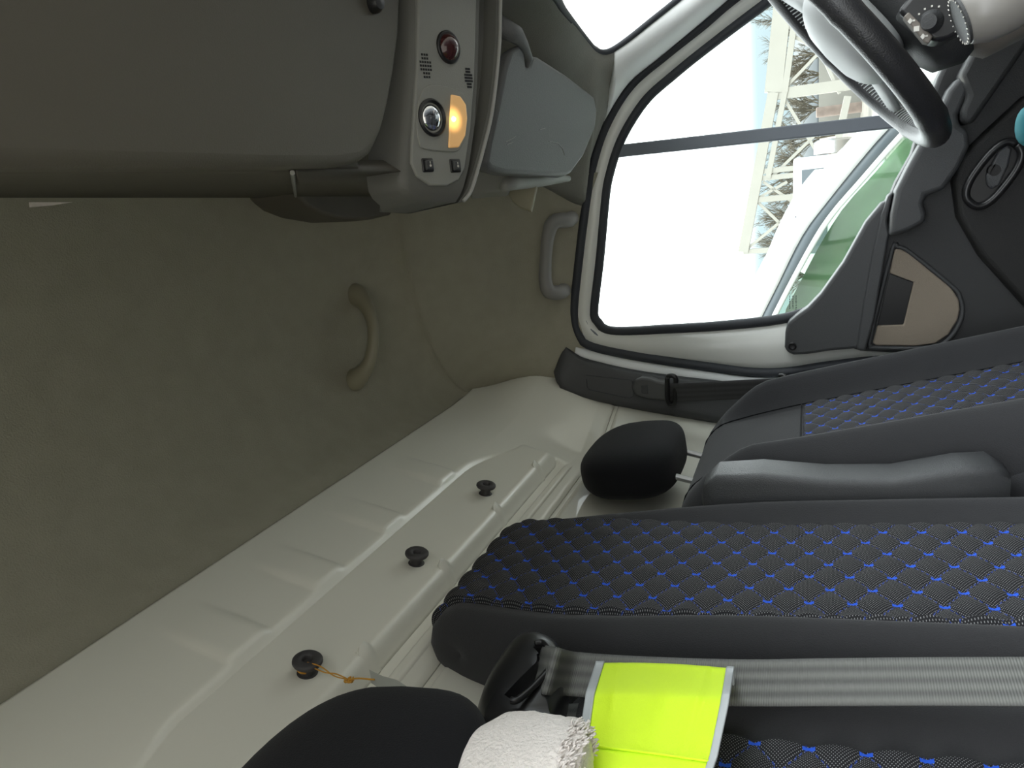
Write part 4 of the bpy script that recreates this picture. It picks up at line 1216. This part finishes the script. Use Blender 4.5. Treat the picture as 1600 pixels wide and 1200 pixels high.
# ---- white car parked alongside
XC = 2.95
car = empty('parked_car', (XC + 0.85, -0.3, -ZC), 'white car with green tinted glass parked just outside the driver window', 'car')
ROOF = [(1171, 508), (1202, 427), (1234, 354), (1265, 305), (1300, 263), (1356, 200), (1420, 135), (1500, 60)]
INW = [(1181, 506), (1209, 452), (1251, 368), (1290, 315), (1346, 245), (1381, 205), (1440, 145), (1520, 70)]
GLO = [(1202, 503), (1241, 427), (1290, 343), (1346, 277), (1405, 210), (1460, 155), (1540, 85)]
def line3(px, X): return spline([onX(x, y, X) for x, y in px], 6)
rear3 = [Vector((0, 3.3, -0.55)), Vector((0, 2.9, 0.05)), Vector((0, 2.2, 0.30)), Vector((0, 1.3, 0.335))]
rf = [Vector((XC, p.y, p.z)) for p in rear3] + [Vector((XC, p.y, p.z)) for p in [onX(x, y, XC) for x, y in ROOF]]
rf = spline(rf, 5)
b = MB(); rows = []
for p in rf:                                        # roof skin and windscreen header, crowned across the car
    rows.append([Vector((p.x + 1.60 * k / 12, p.y, p.z + 0.012 * sin(pi * k / 12) ** 0.7 - 0.010 * (k in (0, 12)))) for k in range(13)])
roofn = len(rf)
b.grid(rows[:roofn - 16]); b.build('roof', MT['carwhite'], car, angle=180, solid=0.03, offs=1)
b = MB(); b.grid(rows[roofn - 17:]); b.build('front_windscreen', MT['tint'], car, angle=180)
iw = resample([Vector((XC, p.y, p.z - 0.06)) for p in spline(rear3, 5)][:-2] + line3(INW, XC), 90); rfr = resample(rf, 90)
go_ = resample([Vector((XC, p.y, p.z - 0.16)) for p in spline(rear3, 5)][:-2] + line3(GLO, XC), 90)
b = MB(); b.grid([[p + Vector((0.02, 0, 0)), p.lerp(q, 0.5) + Vector((-0.035, 0, 0)), q + Vector((-0.03, 0, 0))] for p, q in zip(rfr, iw)])
b.build('roof_rail', MT['carwhite'], car, angle=180, solid=0.02, offs=1)
b = MB(); b.grid([[p + Vector((-0.015, 0, 0)), p.lerp(q, 0.5) + Vector((-0.028, 0, 0)), q + Vector((-0.02, 0, 0))] for p, q in zip(iw, go_)])
b.build('door_frame', MT['cargrey'], car, angle=180, solid=0.02, offs=1)
b = MB(); b.tube([p + Vector((-0.028, 0, 0)) for p in go_], 0.016, 8); b.build('chrome_strip', MT['carwhite'], car, angle=180)
belt_y = lambda y: Vector((XC - 0.06, y, -0.56))
b = MB(); b.grid([[p + Vector((-0.01, 0, 0)), Vector((XC - 0.06, p.y, min(p.z - 0.01, -0.56)))] for p in go_ if p.z > -0.54])
b.build('side_glass', MT['tint'], car, angle=180)
b = MB(); b.tube([onX(x, y, XC - 0.025) for x, y in ((1251, 366), (1249, 352), (1243, 338))], 0.004, 6); b.build('panel_joint', MT['cargrey'], car)
# lower body, bonnet
sect = [(3.4, -0.60), (3.45, -0.95), (3.38, -1.35), (-1.95, -1.40), (-2.05, -1.15), (-2.0, -0.98), (-1.7, -0.80), (-0.85, -0.60), (-0.6, -0.55), (1.2, -0.55)]
b = MB()
b.loft([[Vector((XC + dx, y * sy + 0.0, zz)) for y, zz in sect] for dx, sy in ((-0.02, 0.97), (-0.09, 1.0), (1.69, 1.0), (1.62, 0.97))])
b.build('lower_body', MT['carwhite'], car, bevel=0.03)
for wy in (-1.15, 2.25):
    for wx in (XC - 0.09, XC + 1.53):
        b = MB(); b.lathe([(0.0001, -0.11), (0.20, -0.11), (0.24, -0.10), (0.30, -0.11), (0.325, -0.07), (0.325, 0.07), (0.30, 0.11), (0.24, 0.10), (0.20, 0.11), (0.0001, 0.11)], (wx + 0.08, wy, -ZC + 0.325), (1, 0, 0), 32)
        w_ = b.build('wheel', MT['tyre'], car, angle=50)
        b = MB(); b.lathe([(0.0001, -0.125), (0.05, -0.125), (0.19, -0.112), (0.20, -0.10)], (wx + 0.08, wy, -ZC + 0.325), (1, 0, 0), 32)
        b.build('wheel_rim', MT['steel'], w_, angle=50)
b = MB()
rows = []
for i in range(60):
    y = -1.3 + 3.2 * i / 59
    zt2 = interp([p.y for p in sorted(go_, key=lambda q: q.y)], [p.z for p in sorted(go_, key=lambda q: q.y)], y) - 0.05
    rows.append([Vector((XC + 0.22 + 0.012 * sin(i * 1.7) + 0.012 * sin(i * 0.6 + k * 0.5), y, -0.56 + max(0.02, zt2 + 0.56) * k / 8)) for k in range(9)])
b.grid(rows); b.build('window_shade', MT['cloth'], car, angle=180, solid=0.004)

# ---- white off-road vehicle further back
JX = 15.0
def J(x, y, X=JX): return onX(x, y, X)
jt = J(1237, 300)
jp = empty('off_road_vehicle', (JX + 0.8, 1.0, -ZC), 'white boxy off-road vehicle with grey spare wheel on its tail', 'car')
yb = J(1262, 245).y; yf_ = yb + 3.6
zt_ = J(1238, 300).z
b = MB()
b.prism([Vector((JX, yb, -0.55)), Vector((JX, yb, zt_ - 0.02)), Vector((JX, yb + 2.0, zt_)), Vector((JX, yb + 2.4, -0.35)), Vector((JX, yf_, -0.45)), Vector((JX, yf_, -1.25)), Vector((JX, yb, -1.25))], (1.55, 0, 0))
b.build('vehicle_body', MT['carwhite'], jp, bevel=0.06)
for y0, y1, mm in ((0.22, 0.78, 'block'), (0.95, 1.75, 'tint')):
    b = MB(); b.box((JX - 0.015, yb + y0, zt_ - 0.60), (JX + 0.02, yb + y1, zt_ - 0.16)); b.build('side_window', MT['cargrey'], jp, bevel=0.01)
b = MB(); b.box((JX + 0.12, yb - 0.012, zt_ - 0.62), (JX + 1.43, yb + 0.02, zt_ - 0.14)); b.build('rear_window', MT['cargrey'], jp, bevel=0.01)
b = MB(); b.lathe([(0.0001, -0.13), (0.28, -0.13), (0.34, -0.09), (0.35, 0.0), (0.35, 0.12), (0.0001, 0.12)], (JX + 0.55, yb - 0.15, zt_ - 0.72), (0, 1, 0), 36)
b.build('spare_wheel', MT['steel'], jp, angle=40)
for wy in (0.7, 2.9):
    for wx in (JX + 0.1, JX + 1.45):
        b = MB(); b.lathe([(0.0001, -0.11), (0.34, -0.11), (0.36, 0), (0.34, 0.11), (0.0001, 0.11)], (wx, yb + wy, -ZC + 0.36), (1, 0, 0), 28)
        b.build('wheel', MT['tyre'], jp, angle=40)

# ---- white steel gantry frame behind
FX = 26.0
fr = empty('steel_frame', onX(1400, 200, FX), 'white steel gantry frame with crossed bracing behind the parked cars', 'steel frame')
fr.location.z = 0
ORG[fr.name] = Vector(fr.location)
def beam(name, a, c, r, X=FX, mt='steelwhite', dep=0.25):
    p, q = onX(*a, X), onX(*c, X)
    d = (q - p).normalized(); w = d.cross(Vector((1, 0, 0))).normalized() * r
    b = MB(); b.prism([p + w, q + w, q - w, p - w], (dep, 0, 0)); return b.build(name, MT[mt], fr, smooth=False)
def grd(x, y, X=FX):                                # the point on the ground under a pixel of the frame's plane
    p = onX(x, y, X); return p
beam('top_beam', (1236, -120), (1208, 144), 0.26); beam('top_beam', (1208, 144), (1161, 394), 0.16)
beam('lower_beam', (1262, -120), (1226, 144), 0.09); beam('lower_beam', (1226, 144), (1200, 278), 0.08)
for (x0, y0), r_ in (((1206, 148), 0.16), ((1190, 268), 0.08), ((1188, 279), 0.08), ((1178, 313), 0.09), ((1161, 394), 0.08), ((1222, 40), 0.14), ((1230, -70), 0.14)):
    p = onX(x0, y0, FX)
    b = MB(); b.box((FX + 0.03, p.y - r_, -ZC), (FX + 0.22, p.y + r_, p.z)); b.build('column', MT['steelwhite'], fr, smooth=False)
for a, c in (((1222, 142), (1282, 80)), ((1282, 80), (1312, 146)), ((1222, 46), (1282, 80)), ((1224, 152), (1290, 260)), ((1200, 282), (1285, 200)), ((1184, 316), (1242, 372)), ((1166, 390), (1245, 326)), ((1192, 284), (1236, 314)), ((1180, 312), (1230, 284)), ((1240, 40), (1300, -40))):
    beam('brace', a, c, 0.045, X=FX + 0.06, dep=0.1)
for a, c in (((1214, 398), (1205, 395)), ((1215, 400), (1262, 300)), ((1240, 330), (1225, 318)), ((1232, 300), (1245, 262))):
    pass
beam('cross_rail', (1216, 398), (1250, 268), 0.05); beam('cross_rail', (1325, 150), (1300, 262), 0.10)
# ---- low block wall and rusty pieces behind it
b = MB()
p = onX(1290, 190, 30); 
b.box((30, onX(1290, 196, 30).y, -ZC), (30.4, 8 - 22, onX(1280, 100, 30).z)); 
o = b.build('block_wall', MT['block'], smooth=False); tag(o, 'pale concrete block wall behind the white steel frame', 'wall')
for i, (x, y, w_, l_) in enumerate(((1276, 176, 0.35, 0.9), (1276, 240, 0.5, 0.7))):
    p = onX(x, y, 29.3)
    b = MB(); b.lathe([(0.0001, 0), (w_ * 0.5, 0), (w_ * 0.5, p.z + ZC), (w_ * 0.42, p.z + ZC + 0.02), (0.0001, p.z + ZC - 0.05)], (29.3, p.y, -ZC), (0, 0, 1), 20)
    o = b.build('rusty_drum', MT['rust'], angle=40); tag(o, ('rusty drum before the block wall, next to the window divider bar', 'rusty drum next to the spare wheel of the off-road vehicle')[i], 'drum', 'rusty drums by the block wall')
# ---- bare trees
def tree(x, y, X, h, seed, label):
    random.seed(seed)
    base = onX(x, y, X); base.z = -ZC
    t = empty('bare_tree', base, label, 'tree', 'bare trees behind the yard')
    b = MB(); tw_ = MB()
    def br(p, d, l, r_, lev):
        q = p + d * l
        mid = p.lerp(q, 0.5) + Vector((random.uniform(-1, 1), random.uniform(-1, 1), random.uniform(-.5, .5))) * l * 0.06
        (b if lev < 2 else tw_).tube([p, mid, q], [r_, r_ * 0.85, r_ * 0.65], 5 if lev < 2 else 3)
        if lev >= 4: return
        for _ in range((9, 6, 5, 4)[lev]):
            t_ = random.uniform(0.35, 1.0)
            nd = (d + Vector((random.uniform(-1, 1), random.uniform(-1, 1), random.uniform(-0.2, 0.8))) * 0.85).normalized()
            br(p.lerp(q, t_), nd, l * random.uniform(0.45, 0.68), r_ * 0.55, lev + 1)
    br(base, Vector((0, 0, 1)), h * 0.42, h * 0.012, 0)
    b.build('trunk', MT['bark'], t, angle=180); tw_.build('twigs', MT['bark'], t, angle=180)
for i, (x, y, X, h) in enumerate(((1260, 20, 44, 5.2), (1260, 85, 42, 5.0), (1260, 120, 46, 4.8), (1260, 170, 41, 5.0), (1260, 215, 47, 5.3), (1260, 262, 42, 5.4), (1250, 300, 47, 5.8), (1250, 345, 42, 5.6), (1250, 385, 46, 5.8), (1240, 430, 52, 5.6))):
    tree(x, y, X, h, 20 + i, ('topmost bare tree in the photo, beside the steering wheel rim', 'second bare tree from the top of the photo, behind the first crossed brace', 'third bare tree from the top of the photo, by the tall white column', 'bare tree right behind the window divider bar',
        'bare tree just beneath the window divider bar in the photo', 'bare tree behind the spare wheel of the off-road vehicle', 'bare tree behind the roof of the off-road vehicle', 'bare tree behind the last crossed braces of the frame', 'bare tree behind the end column of the white frame', 'lowest bare tree in the photo, beyond the end of the white frame')[i])
b = MB(); rows = []
for i in range(60):
    y = -160 + 6 * i
    rows.append([Vector((150, y, -ZC)), Vector((165, y, 1.2 + 2.2 * noise.noise(Vector((i * 0.21, 0, 0))))), Vector((240, y, 4 + 3 * noise.noise(Vector((i * 0.13, 3, 0)))))])
b.grid(rows); o = b.build('far_hills', MT['hills'], angle=180, solid=0.5); struct(o, 'pale far slope beyond the yard', 'hills')
